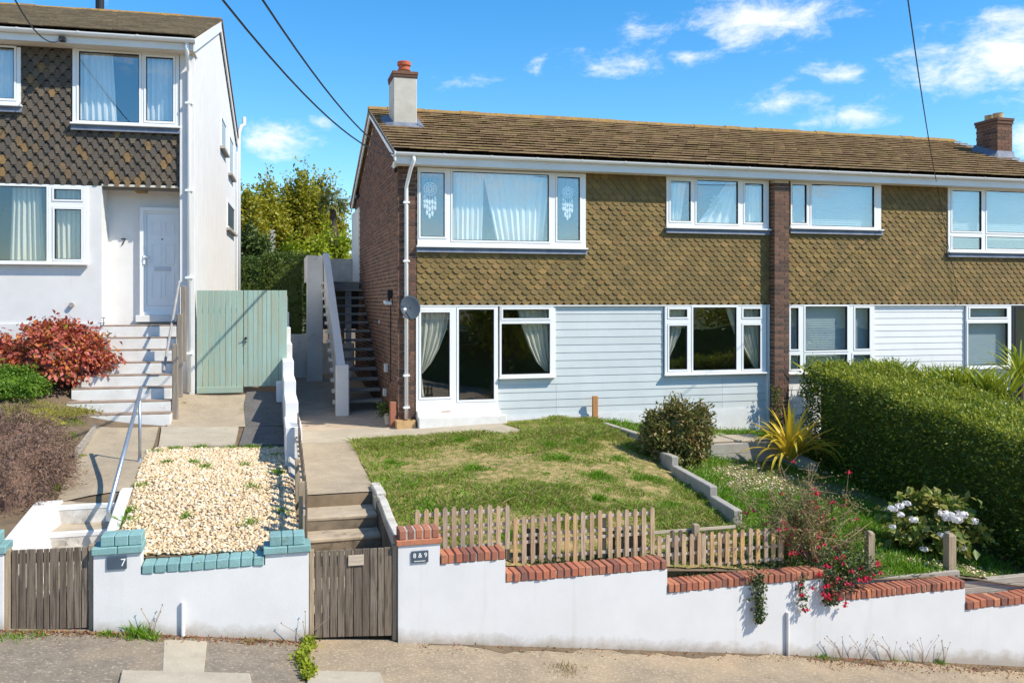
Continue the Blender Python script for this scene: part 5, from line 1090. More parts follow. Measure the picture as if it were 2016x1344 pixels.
for (pa, pb, ta, tb, ba, bb) in ((433.5,443.5,224,244,287,300),(449.5,458,262,276,340,352),(446,460,392,412,448,458)):
    y0_, y1_ = aX(pa,300,0)[1], aX(pb,300,0)[1]; zt_ = aX(pa,ta,0)[2]; zb_ = aX(pa,ba,0)[2]
    t = bpy.data.objects.new('side_window', None); C.objects.link(t); q = FR.out((0,(y0_+y1_)/2,zb_)); t.parent = h7; WO[t.name] = Vector(q); t.location = Vector(q)-WO[h7.name]
    b = MB(); w = .06
    b.box(.002,.03,y0_,y1_,zb_,zb_+w); b.box(.002,.03,y0_,y1_,zt_-w,zt_); b.box(.002,.03,y0_,y0_+w,zb_+w,zt_-w); b.box(.002,.03,y1_-w,y1_,zb_+w,zt_-w); b.build('frame', 'upvc', t)
    MB().box(.003,.012,y0_+w,y1_-w,zb_+w,zt_-w).build('pane', 'black_plastic' if pa == 446 else 'blind', t); MB().box(.002,.10,y0_-.05,y1_+.05,zb_-.06,zb_-.002).build('sill', 'kerb_concrete', t)
# curtains
for l, r, f, lab in (([(152,100),(152,244)],[(222,102),(230,244)],6,'pale curtain half drawn in the wide upstairs pane of the white house'),([(283,108),(283,244)],[(345,110),(345,244)],6,'pale curtain closed behind the narrow upstairs pane of the white house'),([(-60,90),(-60,200)],[(34,92),(34,200)],7,'pale curtain in the upstairs window cut off beside the tiles')):
    curtain(lab, .115, l, r, f, 'curtain_lace', .022)
curtain('cream curtain hanging in the big ground-floor pane of the white house', .12, [(24,364),(18,520)], [(80,364),(88,520)], 6, amp=.03)
curtain('cream curtain behind the narrow casement beside the white porch', .12, [(112,366),(114,520)], [(166,366),(166,520)], 5, amp=.03)
tag(MB().tube([(-2.6,5.2,RZ7-.6),(-2.6,5.2,RZ7+.62),(-2.6,5.2,RZ7+.62)], .09, 14).build('flue_pipe', 'black_plastic'), 'black flue pipe rising behind the white house ridge', 'flue')
# ------------------------------------------------------------------ front steps of the white house
RS = [(190,347,640,662),(188,347,664,686),(186,340,688,711),(157,339,713,737),(149,338,738,761),(140,337,763,788),(130,336,790,812),(123,335,815,838)]
fs = thing('front_steps', 'flight of white painted steps rising to the white panelled door', 'steps', (-1.6, -1, 1.4))
for i, (a, c, t_, b_) in enumerate(RS):
    yf = -.02-.245*i; zt_ = zf((a+c)/2, t_, yf); X0, X1 = aY(a, t_, yf)[0], aY(c, t_, yf)[0]
    back = -.02-.245*(i-1)+.01 if i else PD-.17
    s_ = MB().box(X0, X1, yf, back if i else PD-.17, zt_-.55, zt_-.025).build('step', 'step_paint', fs, bevel=.006); MB().box(X0+.002, X1-.002, yf+.004, back-.012, zt_-.024, zt_+.002).build('tread', 'tread_worn', s_)
for (a, c, t_, b_, Y, lab) in ((338,350,677,826,-1.5,'lowest grey timber post beside the white front steps'),(348,359,618,770,-.95,'middle grey timber post beside the white front steps'),(356,366,563,700,-.45,'topmost grey timber post beside the white front steps')):
    R_ = rectY(a, t_, c, b_, Y); tag(MB().box(R_[0], R_[1], Y, Y+.09, R_[2]-.1, R_[3]).build('timber_post', 'wood_weathered', bevel=.008), lab, 'post', 'posts beside the white steps')
hr = thing('handrail', 'slim grey handrail beside the upper white steps', 'handrail', aY(322,730,-1.45))
a, c = aY(353,553,-.3), aY(322,730,-1.45); MB().tube([a, c], .022, 10).build('rail', 'rail_grey', hr); MB().tube([(c[0],c[1]+.25,c[2]+.25),(c[0]+.14,c[1]+.25,c[2]+.25)], .01, 8).build('bracket', 'pipe_grey', hr)
# ------------------------------------------------------------------ green gate
gg = thing('double_gate', 'tall pale green boarded double gate between the white house and the stepped wall', 'gate', (.8, .02, 1.9))
gx = lambda v: aY(340+v/3.733, 670, .02)[0]; gzt = zf(475,571.5,.02)
def leaf_(cuts, zb):
    for a, c in zip(cuts, cuts[1:]):
        d = random.uniform(-.004,.004); MB().box(gx(a)+.002, gx(c)-.002, .02+d, .045+d, zb+random.uniform(-.004,.004), gzt).build('board', 'teal_gate', gg, bevel=.005)
leaf_([176,217,260,302,345,387,430,467,517], zf(430,762,.02)); leaf_([520,552,590,625,656,690,722,778,840], zf(520,760,.02))
MB().box(gx(176), gx(517), .012, .04, zf(430,774,.0), zf(430,760.5,.02)-.006).build('kick_board', 'teal_gate', gg, bevel=.005)
for k in (.3, 1.2): MB().box(gx(178), gx(838), .05, .085, 2.1+k, 2.2+k).build('ledge', 'teal_gate', gg)
p = aY(484,669,.0); MB().tube([(p[0],-.02,p[2]+.03),(p[0],.02,p[2]+.03)], .022, 10).build('latch_ring', 'black_plastic', gg); MB().tube([(p[0],-.015,p[2]-.035),(p[0],.02,p[2]-.035)], .014, 8).build('lock', 'black_plastic', gg); MB().tube([(p[0]-.02,-.02,p[2]+.03),(p[0]-.05,-.03,p[2]+.03)], .008, 6).build('latch_handle', 'black_plastic', gg)
FR = WORLD
# galvanised handrail on the lower path
hr = thing('handrail', 'shiny galvanised tube handrail leaning down to the lower white steps', 'handrail', G(272,910))
g0 = Vector(G(272,911)); top = Vector(aY(278,763,g0.y+.0)); end = Vector(aY(213,1006,10.15)); d = (end-top)
MB().tube([top-d*.0, end], .024, 12).build('rail', 'galvanised', hr, smooth=True)
k = .12; q = top+d*k; MB().tube([(g0.x+.02, g0.y-.0, g0.z), (g0.x+.02, g0.y-.0, top.z-.12)], .02, 10).build('post', 'galvanised', hr, smooth=True); MB().lathe((g0.x+.02,g0.y,g0.z), [(.05,0),(.05,.012),(.03,.03),(.026,.06)]).build('base_flange', 'galvanised', hr)
MB().tube([(g0.x+.02,g0.y,top.z-.15), top+d*.09], .02, 8).build('elbow', 'galvanised', hr)
MB().tube([end, (end.x, end.y+.02, end.z-.1)], .022, 10).build('foot', 'galvanised', hr)
a, c = G(190,848), G(152,904); tag(MB().hexa([(a[0]-.03,a[1],a[2]-.1),(c[0]-.03,c[1],c[2]-.1),(c[0],c[1],c[2]-.1),(a[0],a[1],a[2]-.1),(a[0]-.03,a[1],a[2]+.10),(c[0]-.03,c[1],c[2]+.13),(c[0],c[1],c[2]+.13),(a[0],a[1],a[2]+.10)]).build('edging_board', 'sleeper'), 'short grey timber edging board beside the sloping concrete path', 'board')
# ------------------------------------------------------------------ planting
def unit(v): return v/np.maximum(np.linalg.norm(v, axis=-1, keepdims=True), 1e-9)
def leaf_arrays(P, D, Nn, L, Wd, fold=.25):
    n = len(P); D = unit(D); B = unit(np.cross(D, Nn)); Nn = np.cross(B, D); L = L[:, None]; Wd = Wd[:, None]
    V = np.stack([P, P+D*L*.45+B*Wd*.5+Nn*Wd*fold, P+D*L, P+D*L*.45-B*Wd*.5+Nn*Wd*fold], 1).reshape(-1, 3)
    F = (np.array([(0,1,2),(0,2,3)])[None]+4*np.arange(n)[:, None, None]).reshape(-1, 3); return V, F
def leaves(name, P, N0, size, mat_, parent=None, kind=None, ratio=.55, droop=.2, jit=.9, rnd=None, spread=.35):
    n = len(P); D = unit(N0+rng.normal(0, jit, (n, 3))); D[:, 2] -= droop; Nn = unit(N0+rng.normal(0, .8, (n, 3))+np.array([0, 0, .6])); L = size*rng.uniform(1-spread, 1+spread, n)
    V, F = leaf_arrays(P, D, Nn, L, L*ratio); r = rng.random(n) if rnd is None else rnd
    return np_mesh(name, V, F, np.repeat(r, 2), mat_, parent, kind)
def blob_pts(c, r, n, m, sig, shell=.75, zmin=-1):
    """n points in m clumps scattered through an ellipsoid, and outward normals"""
    d = unit(rng.normal(0, 1, (m, 3))); d = d[d[:, 2] > zmin]; k = len(d); rad = (rng.uniform(shell, 1.0, k)*rng.normal(1, .07, k))[:, None]
    cc = d*rad; w = rng.integers(0, k, n); P = cc[w]+rng.normal(0, sig, (n, 3)); Nn = unit(P); return np.array(c)+P*np.array(r), Nn, w
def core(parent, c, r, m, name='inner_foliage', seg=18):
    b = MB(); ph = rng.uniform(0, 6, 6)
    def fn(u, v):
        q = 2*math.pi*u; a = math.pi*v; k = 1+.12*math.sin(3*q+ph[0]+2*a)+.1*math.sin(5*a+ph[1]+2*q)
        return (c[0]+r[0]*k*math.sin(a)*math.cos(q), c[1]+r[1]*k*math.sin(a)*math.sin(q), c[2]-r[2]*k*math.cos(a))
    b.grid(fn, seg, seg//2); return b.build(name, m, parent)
def bush(name, label, cat, c, r, n, m, sig, size, mat_, coremat='leaf_dark', ratio=.55, stems=5, shell=.72, ground=None, group=None, droop=.2, corek=.68, jit=.9, twig='twig', zmin=-.75):
    g = c[2]-r[2] if ground is None else ground
    t = thing(name, label, cat, (c[0], c[1], g), group); P, Nn, w = blob_pts(c, r, n, m, sig, shell, zmin)
    k = P[:, 2] > g-.01; P, Nn, w = P[k], Nn[k], w[k]; cr = rng.random(m+1)
    leaves('foliage', P, Nn, size, mat_, t, ratio=ratio, droop=droop, jit=jit, rnd=(cr[w]*.35+rng.random(len(P))*.65))
    if corek: core(t, c, [x*corek for x in r], coremat)
    if stems:
        b = MB()
        for i in range(stems):
            q = 6.28*i/stems+random.random(); b.tube([(c[0]+.06*math.cos(q), c[1]+.06*math.sin(q), g-.03), (c[0]+r[0]*.4*math.cos(q), c[1]+r[1]*.4*math.sin(q), c[2]-.2*r[2]), (c[0]+r[0]*.75*math.cos(q), c[1]+r[1]*.75*math.sin(q), c[2]+r[2]*.5)], [.016,.011,.004], 5)
        b.build('stems', twig, t)
    return t
def at(px, py, hf=HG): return G(px, py, hf)
# --- left garden shrubs
p = at(110,792); yy = p[1]+.15; c = aY(100,712,yy); rx = (197-0)/2*yy/FPX*.95
bush('hydrangea', 'big red-leaved hydrangea shrub beside the white front steps', 'shrub', c, (rx*1.0,.62,.60), 7000, 120, .12, .085, 'leaf_red', 'leaf_brown', ratio=.62, ground=float(HL(c[0],c[1])), droop=.5, corek=.62)
c = aY(18,770,yy-.75); bush('clipped_shrub', 'rounded bright green clipped shrub in front of the red hydrangea', 'shrub', c, (.50,.42,.34), 15000, 320, .09, .035, 'leaf_clip', 'leaf_clip', ground=float(HL(c[0],c[1])), corek=.8, shell=.9, zmin=-.5)
c = aY(30,830,yy-1.35); bush('heather', 'low yellow-green heather between the clipped shrub and the dead bush', 'shrub', (c[0]+.1,c[1],c[2]+.0), (.78,.6,.26), 14000, 260, .1, .03, 'leaf_heather', 'leaf_heather', ratio=.3, ground=float(HL(c[0],c[1]))-.05, corek=.7, shell=.8)
c = aY(40,925,11.4); t = bush('dead_bush', 'rounded brown withered bush at the top of the lower white steps', 'shrub', (c[0]-.08,c[1],c[2]-.06), (.64,.85,.74), 30000, 520, .085, .05, 'leaf_brown', 'leaf_brown', ratio=.16, ground=float(HL(c[0],c[1]))-.08, corek=.72, shell=.8, jit=1.1)
c = aY(130,800,yy-.9); bush('ground_cover', 'straggly yellow-green ground cover at the foot of the white steps', 'plant', (c[0],c[1],c[2]-.2), (.55,.6,.18), 3000, 80, .16, .04, 'leaf_heather', None, corek=0, stems=4, ground=float(HL(c[0],c[1]))-.06)
# --- blades (lawn, weeds)
def blades(name, x, y, z, h, wdt, mat_, kind='stuff', lean=.45, rnd=None, parent=None):
    n = len(x); a = rng.uniform(0, 6.28, n); l = rng.normal(0, lean, n)*h; D = np.stack([np.cos(a)*l, np.sin(a)*l, h], 1); s = np.stack([-np.sin(a), np.cos(a), 0*a], 1)*wdt[:, None]*.5
    P = np.stack([x, y, z], 1); V = np.stack([P-s, P+s, P+D*.6+s*.7, P+D], 1).reshape(-1, 3); V[3::4, 2] -= .15*h
    F = (np.array([(0,1,2),(0,2,3)])[None]+4*np.arange(n)[:, None, None]).reshape(-1, 3); r = rng.random(n) if rnd is None else rnd
    return np_mesh(name, V, F, np.repeat(r, 2), mat_, parent, kind)
_w = rng.normal(0, 1, (24, 2)); _w = _w/np.linalg.norm(_w, axis=1, keepdims=True)*rng.uniform(1.2, 9, (24, 1)); _ph = rng.uniform(0, 6.28, 24)
def fnoise(x, y): return sum(np.sin(_w[i,0]*x+_w[i,1]*y+_ph[i])/(.6+.18*np.linalg.norm(_w[i])) for i in range(24))/5.2
def scatter(poly, n):
    x = rng.uniform(min(p[0] for p in poly), max(p[0] for p in poly), n); y = rng.uniform(min(p[1] for p in poly), max(p[1] for p in poly), n); k = inside(poly, x, y); return x[k], y[k]
# --- lawn: short patchy turf, lusher along its edges, with tall tufts
x, y = scatter(LAWN, 240000); v = fnoise(x, y)
edge = np.minimum.reduce([np.abs(x-1.35-(.35*np.clip((y-12)/4,0,1))*0)/.5, np.abs(16.6-y)/.7+.2, np.abs(y-9.6)/.9])
lush = np.clip(.45+.75*v+.25*fnoise(3.1*x+5,3.1*y)+.45*np.exp(-np.clip(edge, 0, 9)**2)+.35*np.exp(-((y-15.3)/.35)**2), .05, 1.2)
k = rng.random(len(x)) < np.clip(lush*.75, .30, .9); x, y, lush = x[k], y[k], lush[k]; h = (.016+.062*lush**1.5)*rng.uniform(.6, 1.4, len(x))
dry = rng.random(len(x)) > .34+.85*lush
r = np.where(dry, rng.uniform(.68, .92, len(x)), rng.uniform(.0, .6, len(x)))
tag(blades('lawn_grass', x, y, HR(x, y)+.012, h, np.full(len(x), .012), 'grass', lean=.85, rnd=r), 'short patchy green and straw coloured lawn grass', 'grass')
xw_, yw_ = scatter(LAWN, 24000); kk = rng.random(len(xw_)) < np.clip(-.05+.9*fnoise(1.9*xw_+3, 1.9*yw_-2)+.35*fnoise(xw_, yw_), 0, .9); xw_, yw_ = xw_[kk], yw_[kk]
tag(leaves('lawn_weeds', np.column_stack([xw_, yw_, HR(xw_, yw_)+.02+rng.uniform(0,.03,len(xw_))]), np.tile([0,-.2,.9],(len(xw_),1)), .05, 'grass_lush', kind='stuff', ratio=.5, droop=.3, jit=1.1), 'broad-leaved green weeds spread through the patchy lawn', 'weeds')
def tuft(px, py, rad, n, h, m='grass_lush', name='grass_tuft', label='', group=None, hf=HG, pos=None, w=.009, lean=.55, cat='grass'):
    p = pos or G(px, py, hf); m_ = 7; ca = rng.uniform(0, 6.28, m_); cr_ = rad*rng.uniform(.0, 1.0, m_); cs = rad*rng.uniform(.2, .45, m_); w_ = rng.integers(0, m_, n)
    dx = cr_[w_]*np.cos(ca[w_])*1.25+rng.normal(0, 1, n)*cs[w_]; dy = cr_[w_]*np.sin(ca[w_])+rng.normal(0, 1, n)*cs[w_]; x = p[0]+dx; y = p[1]+dy; hh = h*rng.uniform(.4, 1.2, n)*np.clip(1.15-.55*np.hypot(dx, dy)/rad, .3, 1.2)*rng.uniform(.6, 1.2, m_)[w_]
    z = hf(x, y) if hf is not None else np.full(n, p[2]); o = blades(name, x, y, z-.005, hh, np.full(n, w), m, None, lean); return tag(o, label, cat, group)
for px_, py_, rad, lab in ((800,960,.36,'tall grass tuft beside the sloping kerb wall'),(770,915,.2,'grass tuft at the lawn edge beside the concrete path'),(1000,868,.22,'grass tuft at the far corner of the patio slab'),(1100,905,.26,None),(1140,875,.2,'grass tuft near the orange timber stake'),(1215,905,.2,None),(1080,880,.2,None),(1180,940,.3,None),(900,868,.2,None),(740,880,.22,'grass tuft where the path meets the patio strip'),(1270,945,.26,'grass tuft beside the kerb below the bronze evergreen shrub'),(1330,1000,.26,'grass tuft beside the third kerb block'),(1010,990,.22,None),(880,1010,.22,None),(1180,985,.2,None),(930,925,.2,None),(1000,1060,.2,'grass tuft behind the joint of the first two picket panels'),(1120,1030,.2,None),(840,1005,.25,'grass tuft behind the red brick gate pillar')):
    tuft(px_, py_, rad, int(3800*rad), .12, label=lab or 'tall green grass tuft standing out of the patchy lawn', group=None if lab else 'tufts on the lawn', hf=HR)
# --- weedy bed on the right
x, y = scatter(BED, 90000); v = fnoise(x+7, y-3); gx0 = aZ(1520,950,.5); bare = np.exp(-(((x-8.3)/1.0)**2+((y-13.9)/.9)**2)); k = rng.random(len(x)) < np.clip(.55+.5*v-1.1*bare-.35*np.clip((x-8.6)/1.5,0,1), .03, .95); x, y = x[k], y[k]
tag(blades('bed_grass', x, y, HR(x, y)+.008, rng.uniform(.05,.15,len(x)), np.full(len(x), .013), 'grass_lush', lean=.6), 'long lush green grass overrunning the right-hand bed', 'grass')
gravel(BED, 6000, HR, 'bed_gravel', 'pale gravel scattered through the right-hand bed', keep=lambda x, y: rng.random(len(x)) < np.exp(-(((x-8.2)/.9)**2+((y-13.8)/.9)**2))*1.2+np.exp(-(((x-8.6)/.9)**2+((y-9.9)/.5)**2))*.8)
# --- grass and weeds of the gravel bed
for px_, py_, rad, lab in ((345,888,.16,'green weeds lining the back of the gravel under the paving slab'),(400,884,.14,None),(450,886,.14,None),(490,884,.14,None),(525,885,.12,None),(310,893,.12,None),(405,925,.12,None),(500,965,.16,None),(490,1035,.14,None),(365,1020,.10,None),(275,960,.10,None),(262,1010,.10,None),(540,900,.14,None),(550,935,.12,None),(385,915,.1,None),(480,920,.1,None),(252,1030,.1,None),(330,915,.1,None),(556,1012,.10,None)):
    tuft(px_, py_, rad, int(2600*rad), .105, 'grass_lush', 'weed_clump', lab or 'small green weed clump growing through the buff gravel', None if lab else 'weeds in the gravel', HL, cat='weed')
for px_, py_, rad, lab in ((498,862,.14,'weeds in the joint between the two drive slabs'),(445,850,.08,'small weeds at the edge of the pale drive slab'),(480,808,.1,'green weeds sprouting on the dark drive patch'),(552,840,.1,'green weed at the foot of the white stepped wall'),(362,795,.08,'little weed tuft by the white house corner')):
    tuft(px_, py_, rad, 220, .05, 'grass', 'weed_clump', lab, None, HL, cat='weed')
for px_, py_, rad in ((120,920,.2),(100,965,.16),(140,860,.2),(150,835,.18),(160,900,.1),(120,890,.16)): tuft(px_, py_, rad, 420, .06, 'grass', 'weed_clump', 'loose weeds beside the sloping concrete path', 'weeds by the left path', HL, cat='weed')
# --- pavement weeds
ZPf = lambda x, y: ZP(x)
for px_, py_, rad, h, m, lab in ((277,1252,.14,.15,'grass_lush','spiky green grass clump at the foot of the number 7 pillar'),(500,1262,.13,.05,'straw','dry weeds along the foot of the white rendered wall'),(15,1258,.2,.06,'grass_lush','grass growing under the grey plank gate'),(70,1250,.12,.04,'grass_lush','thin grass line beneath the grey planks'),(215,1248,.1,.06,'grass_lush','small green weed between the plank gate and the pillar'),(1150,1262,.12,.14,'straw','dry grass tuft at the foot of the stepped white wall'),(1115,1315,.22,.06,'straw','flat dry weed patch on the concrete pavement'),(1615,1290,.22,.07,'grass_lush','weed clump under the fuchsia at the wall foot'),(1760,1296,.16,.09,'grass_lush','green weed at the wall foot below the timber posts'),(1840,1300,.14,.08,'grass_lush','green weed below the hydrangea side of the wall'),(1995,1303,.2,.1,'straw','dry stalks at the lower end of the wall')):
    q = GP(px_, py_); tuft(0, 0, rad, 260, h, m, 'weed_clump', lab, None, ZPf, pos=(q[0], q[1], 0), cat='weed')
xs, ys = [], []
for i in range(1100):
    f = random.random(); a = GP(602+8*math.sin(f*9), 1255+85*f); xs.append(a[0]+random.gauss(0,.03)); ys.append(a[1]+random.gauss(0,.02))
xs, ys = np.array(xs), np.array(ys); o = leaves('weed_strip', np.stack([xs, ys, ZP(xs)+rng.uniform(0,.06,len(xs))], 1), np.tile([0,-.3,1.], (len(xs),1)), .045, 'leaf_sedge', ratio=.5); tag(o, 'yellow-green weeds filling the joint between tarmac and concrete pavement', 'weeds')
for px_, py_ in ((1655,1265),(1745,1258),(1800,1268),(1835,1262),(1690,1272),(600,1240),(300,1235)):
    q = GP(px_, 1296 if px_ > 1000 else 1256); t = MB(); x0 = q[0]
    for j in range(5):
        a = random.uniform(-.25,.25); hh = random.uniform(.12,.32); t.tube([(x0,YW-.06,float(ZP(x0))-.01),(x0+a*.4,YW-.07,float(ZP(x0))+hh*.6),(x0+a,YW-.05,float(ZP(x0))+hh)], [.004,.003,.002], 4); t.lathe((x0+a,YW-.05,float(ZP(x0))+hh), [(.002,0),(.009,.008),(.002,.016)], 6)
    tag(t.build('dry_stalk', 'twig'), 'thin dry seed stalks standing against the white front wall', 'weed', 'dry stalks along the wall foot')
# leaf litter along the wall foot
n = 2600; x = rng.uniform(1.5, 11, n); k = rng.random(n) < np.where(x > 6.0, .85, .22); x = x[k]; n = len(x); y = YW-.02-np.abs(rng.normal(0, .10, n))-np.where(x > 6, np.abs(rng.normal(0,.12,n)), 0)
o = leaves('leaf_litter', np.stack([x, y, ZP(x)+.006+rng.uniform(0,.01,n)], 1), np.tile([0,0,.2], (n,1)), .026, 'litter', kind='stuff', ratio=.6, droop=0); tag(o, 'fallen red and brown leaves along the foot of the white wall', 'leaf litter')
n = 900; x = rng.uniform(-2.4,.3,n); y = YW-.02-np.abs(rng.normal(0,.07,n)); o = leaves('soil_litter', np.stack([x, y, ZP(x)+.006+rng.uniform(0,.008,n)], 1), np.tile([0,0,.2], (n,1)), .026, 'litter', kind='stuff', ratio=.6, droop=0); tag(o, 'dry brown litter along the foot of the rendered number 7 wall', 'leaf litter')
# --- big clipped hedge
def hedge(name, label, quad, ztop, n, size, m, wob=.06, lum=.19, cm='leaf_dark', sidemul=1., top='leaf_hedge', parent_n=3):
    """quad: plan corners (far-left, far-right, near-right, near-left); top height function"""
    q = [np.array(p[:2]) for p in quad]; zg = [float(HG(p[0], p[1])) for p in q]; cxy = sum(q)/4
    t = thing(name, label, 'hedge', (cxy[0], cxy[1], min(zg)))
    def S_(u, v): return (q[0]*(1-u)+q[1]*u)*(1-v)+(q[3]*(1-u)+q[2]*u)*v
    w_ = .14; b = MB(); inn = [S_(.12,.04), S_(.88,.04), S_(.88,.96), S_(.12,.96)]
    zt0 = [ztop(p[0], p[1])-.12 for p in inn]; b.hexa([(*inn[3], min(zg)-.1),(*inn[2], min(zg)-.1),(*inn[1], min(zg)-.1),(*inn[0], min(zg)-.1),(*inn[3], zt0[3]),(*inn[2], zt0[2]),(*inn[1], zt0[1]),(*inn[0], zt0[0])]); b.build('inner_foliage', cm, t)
    L_ = np.linalg.norm(q[3]-q[0]); Wd = np.linalg.norm(q[1]-q[0]); hgt = np.mean([ztop(*p)-z for p, z in zip(q, zg)])
    areas = np.array([L_*Wd*1.2, L_*hgt*sidemul, L_*hgt*.5, Wd*hgt, Wd*hgt]); cnt = (n*areas/areas.sum()).astype(int); PP, NN, RR = [], [], []
    for k, c_ in enumerate(cnt):
        u, v = rng.random(c_), rng.random(c_)
        if k == 0: uv = (u, v); s_ = np.ones(c_); Nn = np.tile([0,0,1.], (c_,1))
        elif k == 1: uv = (np.zeros(c_), v); s_ = u
        elif k == 2: uv = (np.ones(c_), v); s_ = u
        elif k == 3: uv = (u, np.zeros(c_)); s_ = v
        else: uv = (u, np.ones(c_)); s_ = v
        XY = (q[0][None]*(1-uv[0][:,None])+q[1][None]*uv[0][:,None])*(1-uv[1][:,None])+(q[3][None]*(1-uv[0][:,None])+q[2][None]*uv[0][:,None])*uv[1][:,None]
        if k: 
            e = {1:q[3]-q[0],2:q[0]-q[3],3:q[0]-q[1],4:q[2]-q[3]}[k]; nn = np.array([e[1],-e[0]])/np.linalg.norm(e); nn = nn if np.dot(nn, S_(.5,.5)-cxy+np.array({1:S_(0,.5),2:S_(1,.5),3:S_(.5,0),4:S_(.5,1)}[k])-cxy) > 0 else -nn; Nn = np.tile([nn[0],nn[1],.15], (c_,1))
        gz_ = HG(XY[:,0], XY[:,1]); zt_ = np.array([ztop(a, b_) for a, b_ in XY]) if not hasattr(ztop, 'vec') else ztop(XY[:,0], XY[:,1])
        z = gz_+(zt_-gz_)*s_; P = np.column_stack([XY, z]); lump = fnoise(XY[:,0]*2.2+z*3.1, XY[:,1]*2.2-z*2.3); P += Nn*(lum*.5*lump+rng.normal(0, wob, c_)-.02)[:,None]
        if k == 0: P[:,2] -= np.abs(rng.normal(0, .01, c_))
        else: 
            r_ = np.clip((s_-.93)/.07, 0, 1); P[:, :2] -= Nn[:, :2]*(.07*r_**2)[:,None]
        PP.append(P); NN.append(Nn); RR.append(rng.uniform(.55,1.,c_) if k == 0 else np.where(rng.random(c_) < .05+.5*np.clip((s_-.85)/.15,0,1), rng.uniform(.5,.95,c_), rng.uniform(0,.5,c_)))  # sunlit top and shaded sides put into leaf colours; top partly new growth
    P, Nn = np.concatenate(PP), np.concatenate(NN)
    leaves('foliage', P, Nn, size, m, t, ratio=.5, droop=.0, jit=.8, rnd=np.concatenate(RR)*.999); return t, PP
hq = [(10.15,15.45),(12.0,15.6),(12.0,8.6),(9.95,9.3)]
_a = aX(1575,722,10.02)[2]
def zh(x, y): return 2.24-.115*(15.4-np.asarray(y, float))-.03*(np.asarray(x,float)-10)
zh.vec = True
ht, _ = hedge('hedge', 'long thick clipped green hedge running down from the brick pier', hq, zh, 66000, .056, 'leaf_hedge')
u = rng.random(700); v = rng.random(700); q_ = [np.array(p) for p in hq]; XY = (q_[0][None]*(1-u[:,None])+q_[1][None]*u[:,None])*(1-v[:,None])+(q_[3][None]*(1-u[:,None])+q_[2][None]*u[:,None])*v[:,None]
blades('shoots', XY[:,0], XY[:,1], zh(XY[:,0], XY[:,1])-.03, rng.uniform(.06,.22,700), np.full(700,.022), 'leaf_hedge', 'stuff', .5, rnd=rng.uniform(.5,.95,700), parent=ht)
# wispy grass-leaved shrubs behind the hedge
for px_, py_, n_, hh in ((1640,735,260,.45),(1700,730,260,.4),(1760,730,240,.42),(1830,740,240,.4),(1890,750,240,.45),(1950,765,240,.5)):
    p = aY(px_, 800, 16.25-(px_-1640)*.0095); t = thing('sedge_plant', 'wispy grass-leaved shrub rising behind the clipped hedge', 'shrub', (p[0], p[1], 1.3), 'wispy shrubs behind the hedge')
    n = n_; a = rng.uniform(0,6.28,n); rr = rng.uniform(0,.35,n); x = p[0]+rr*np.cos(a); y = p[1]+rr*np.sin(a); z = np.full(n, aY(px_, py_+22, p[1])[2]-.02); blades('foliage', x, y, z, hh*1.35*rng.uniform(.5,1.15,n), np.full(n,.026), 'leaf_sedge', None, .5, parent=t)
    P, Nn, w = blob_pts((p[0],p[1],z[0]+.02), (.42,.35,.22), 900, 30, .2); leaves('lower_foliage', P, Nn, .06, 'leaf_hedge', t); MB().tube([(p[0],p[1],float(HR(p[0],p[1]))-.05),(p[0]+.02,p[1],float(z[0]))], [.03,.015], 6).build('stem', 'bark', t)
# strap-leaved plants: every leaf a part
def strap(label, base, n, ln, wd, m, spread=.9, name='flax_plant', up=.75, group=None, cat='plant'):
    t = thing(name, label, cat, base, group)
    for i in range(n):
        a = 2.4*i+random.uniform(-.3,.3); el = math.radians(random.uniform(35, 86)); L = ln*random.uniform(.65,1.15); w = wd*random.uniform(.7,1.2); d = Vector((math.cos(a), math.sin(a), 0)); s = Vector((-d.y, d.x, 0)); b = MB(); pts = []; p = Vector(base)+d*.04; e = el; K = 9; dr_ = random.choice((random.uniform(.05,.12), random.uniform(.12,.30)))/spread*1.5
        for k in range(K+1):
            f = k/K; ww = w*(.55+.9*f if f < .4 else .91*(1-((f-.4)/.6)**1.8)+.01); pts.append((p.copy(), ww, e)); p += (d*math.cos(e)+Vector((0,0,math.sin(e))))*L/K; e -= dr_*(1+1.2*f)
        n0 = len(b.v)
        for q, ww, e_ in pts:
            nn = d*(-math.sin(e_))+Vector((0,0,math.cos(e_))); b.v += [tuple(q-s*ww/2+nn*ww*.18), tuple(q), tuple(q+s*ww/2+nn*ww*.18)]
        for k in range(K):
            for j in (0, 1): b.f.append((n0+k*3+j, n0+k*3+j+1, n0+k*3+j+4, n0+k*3+j+3)); b.r.append(0)
        b.build('leaf', m, t, smooth=True)
    return t
p = aY(1562,905,14.55); strap('arching yellow striped flax plant at the corner of the timber planter', (p[0],p[1]+.1,p[2]-.02), 72, 1.25, .085, 'leaf_flax', 1.9)
p = aY(2010,745,13.6); strap('bright green spiky cordyline above the hedge', (p[0],p[1],p[2]-.05), 60, 1.0, .055, 'leaf_sedge', 2.2, 'spiky_plant'); MB().tube([(p[0],p[1],float(HR(p[0],p[1]))),(p[0],p[1],p[2])], [.06,.045], 8).build('stem', 'bark', bpy.data.objects['spiky_plant'])
# rounded evergreen by the kerb
p = at(1330,925); c = aY(1336,855,p[1]+.45); bush('evergreen_shrub', 'rounded bronze and green evergreen shrub beside the stepped kerb', 'shrub', c, (.58,.52,.60), 10000, 170, .12, .07, 'leaf_pieris', 'leaf_pieris', ratio=.45, ground=float(HR(c[0],c[1]))-.02, droop=.05, corek=.55, shell=.6)
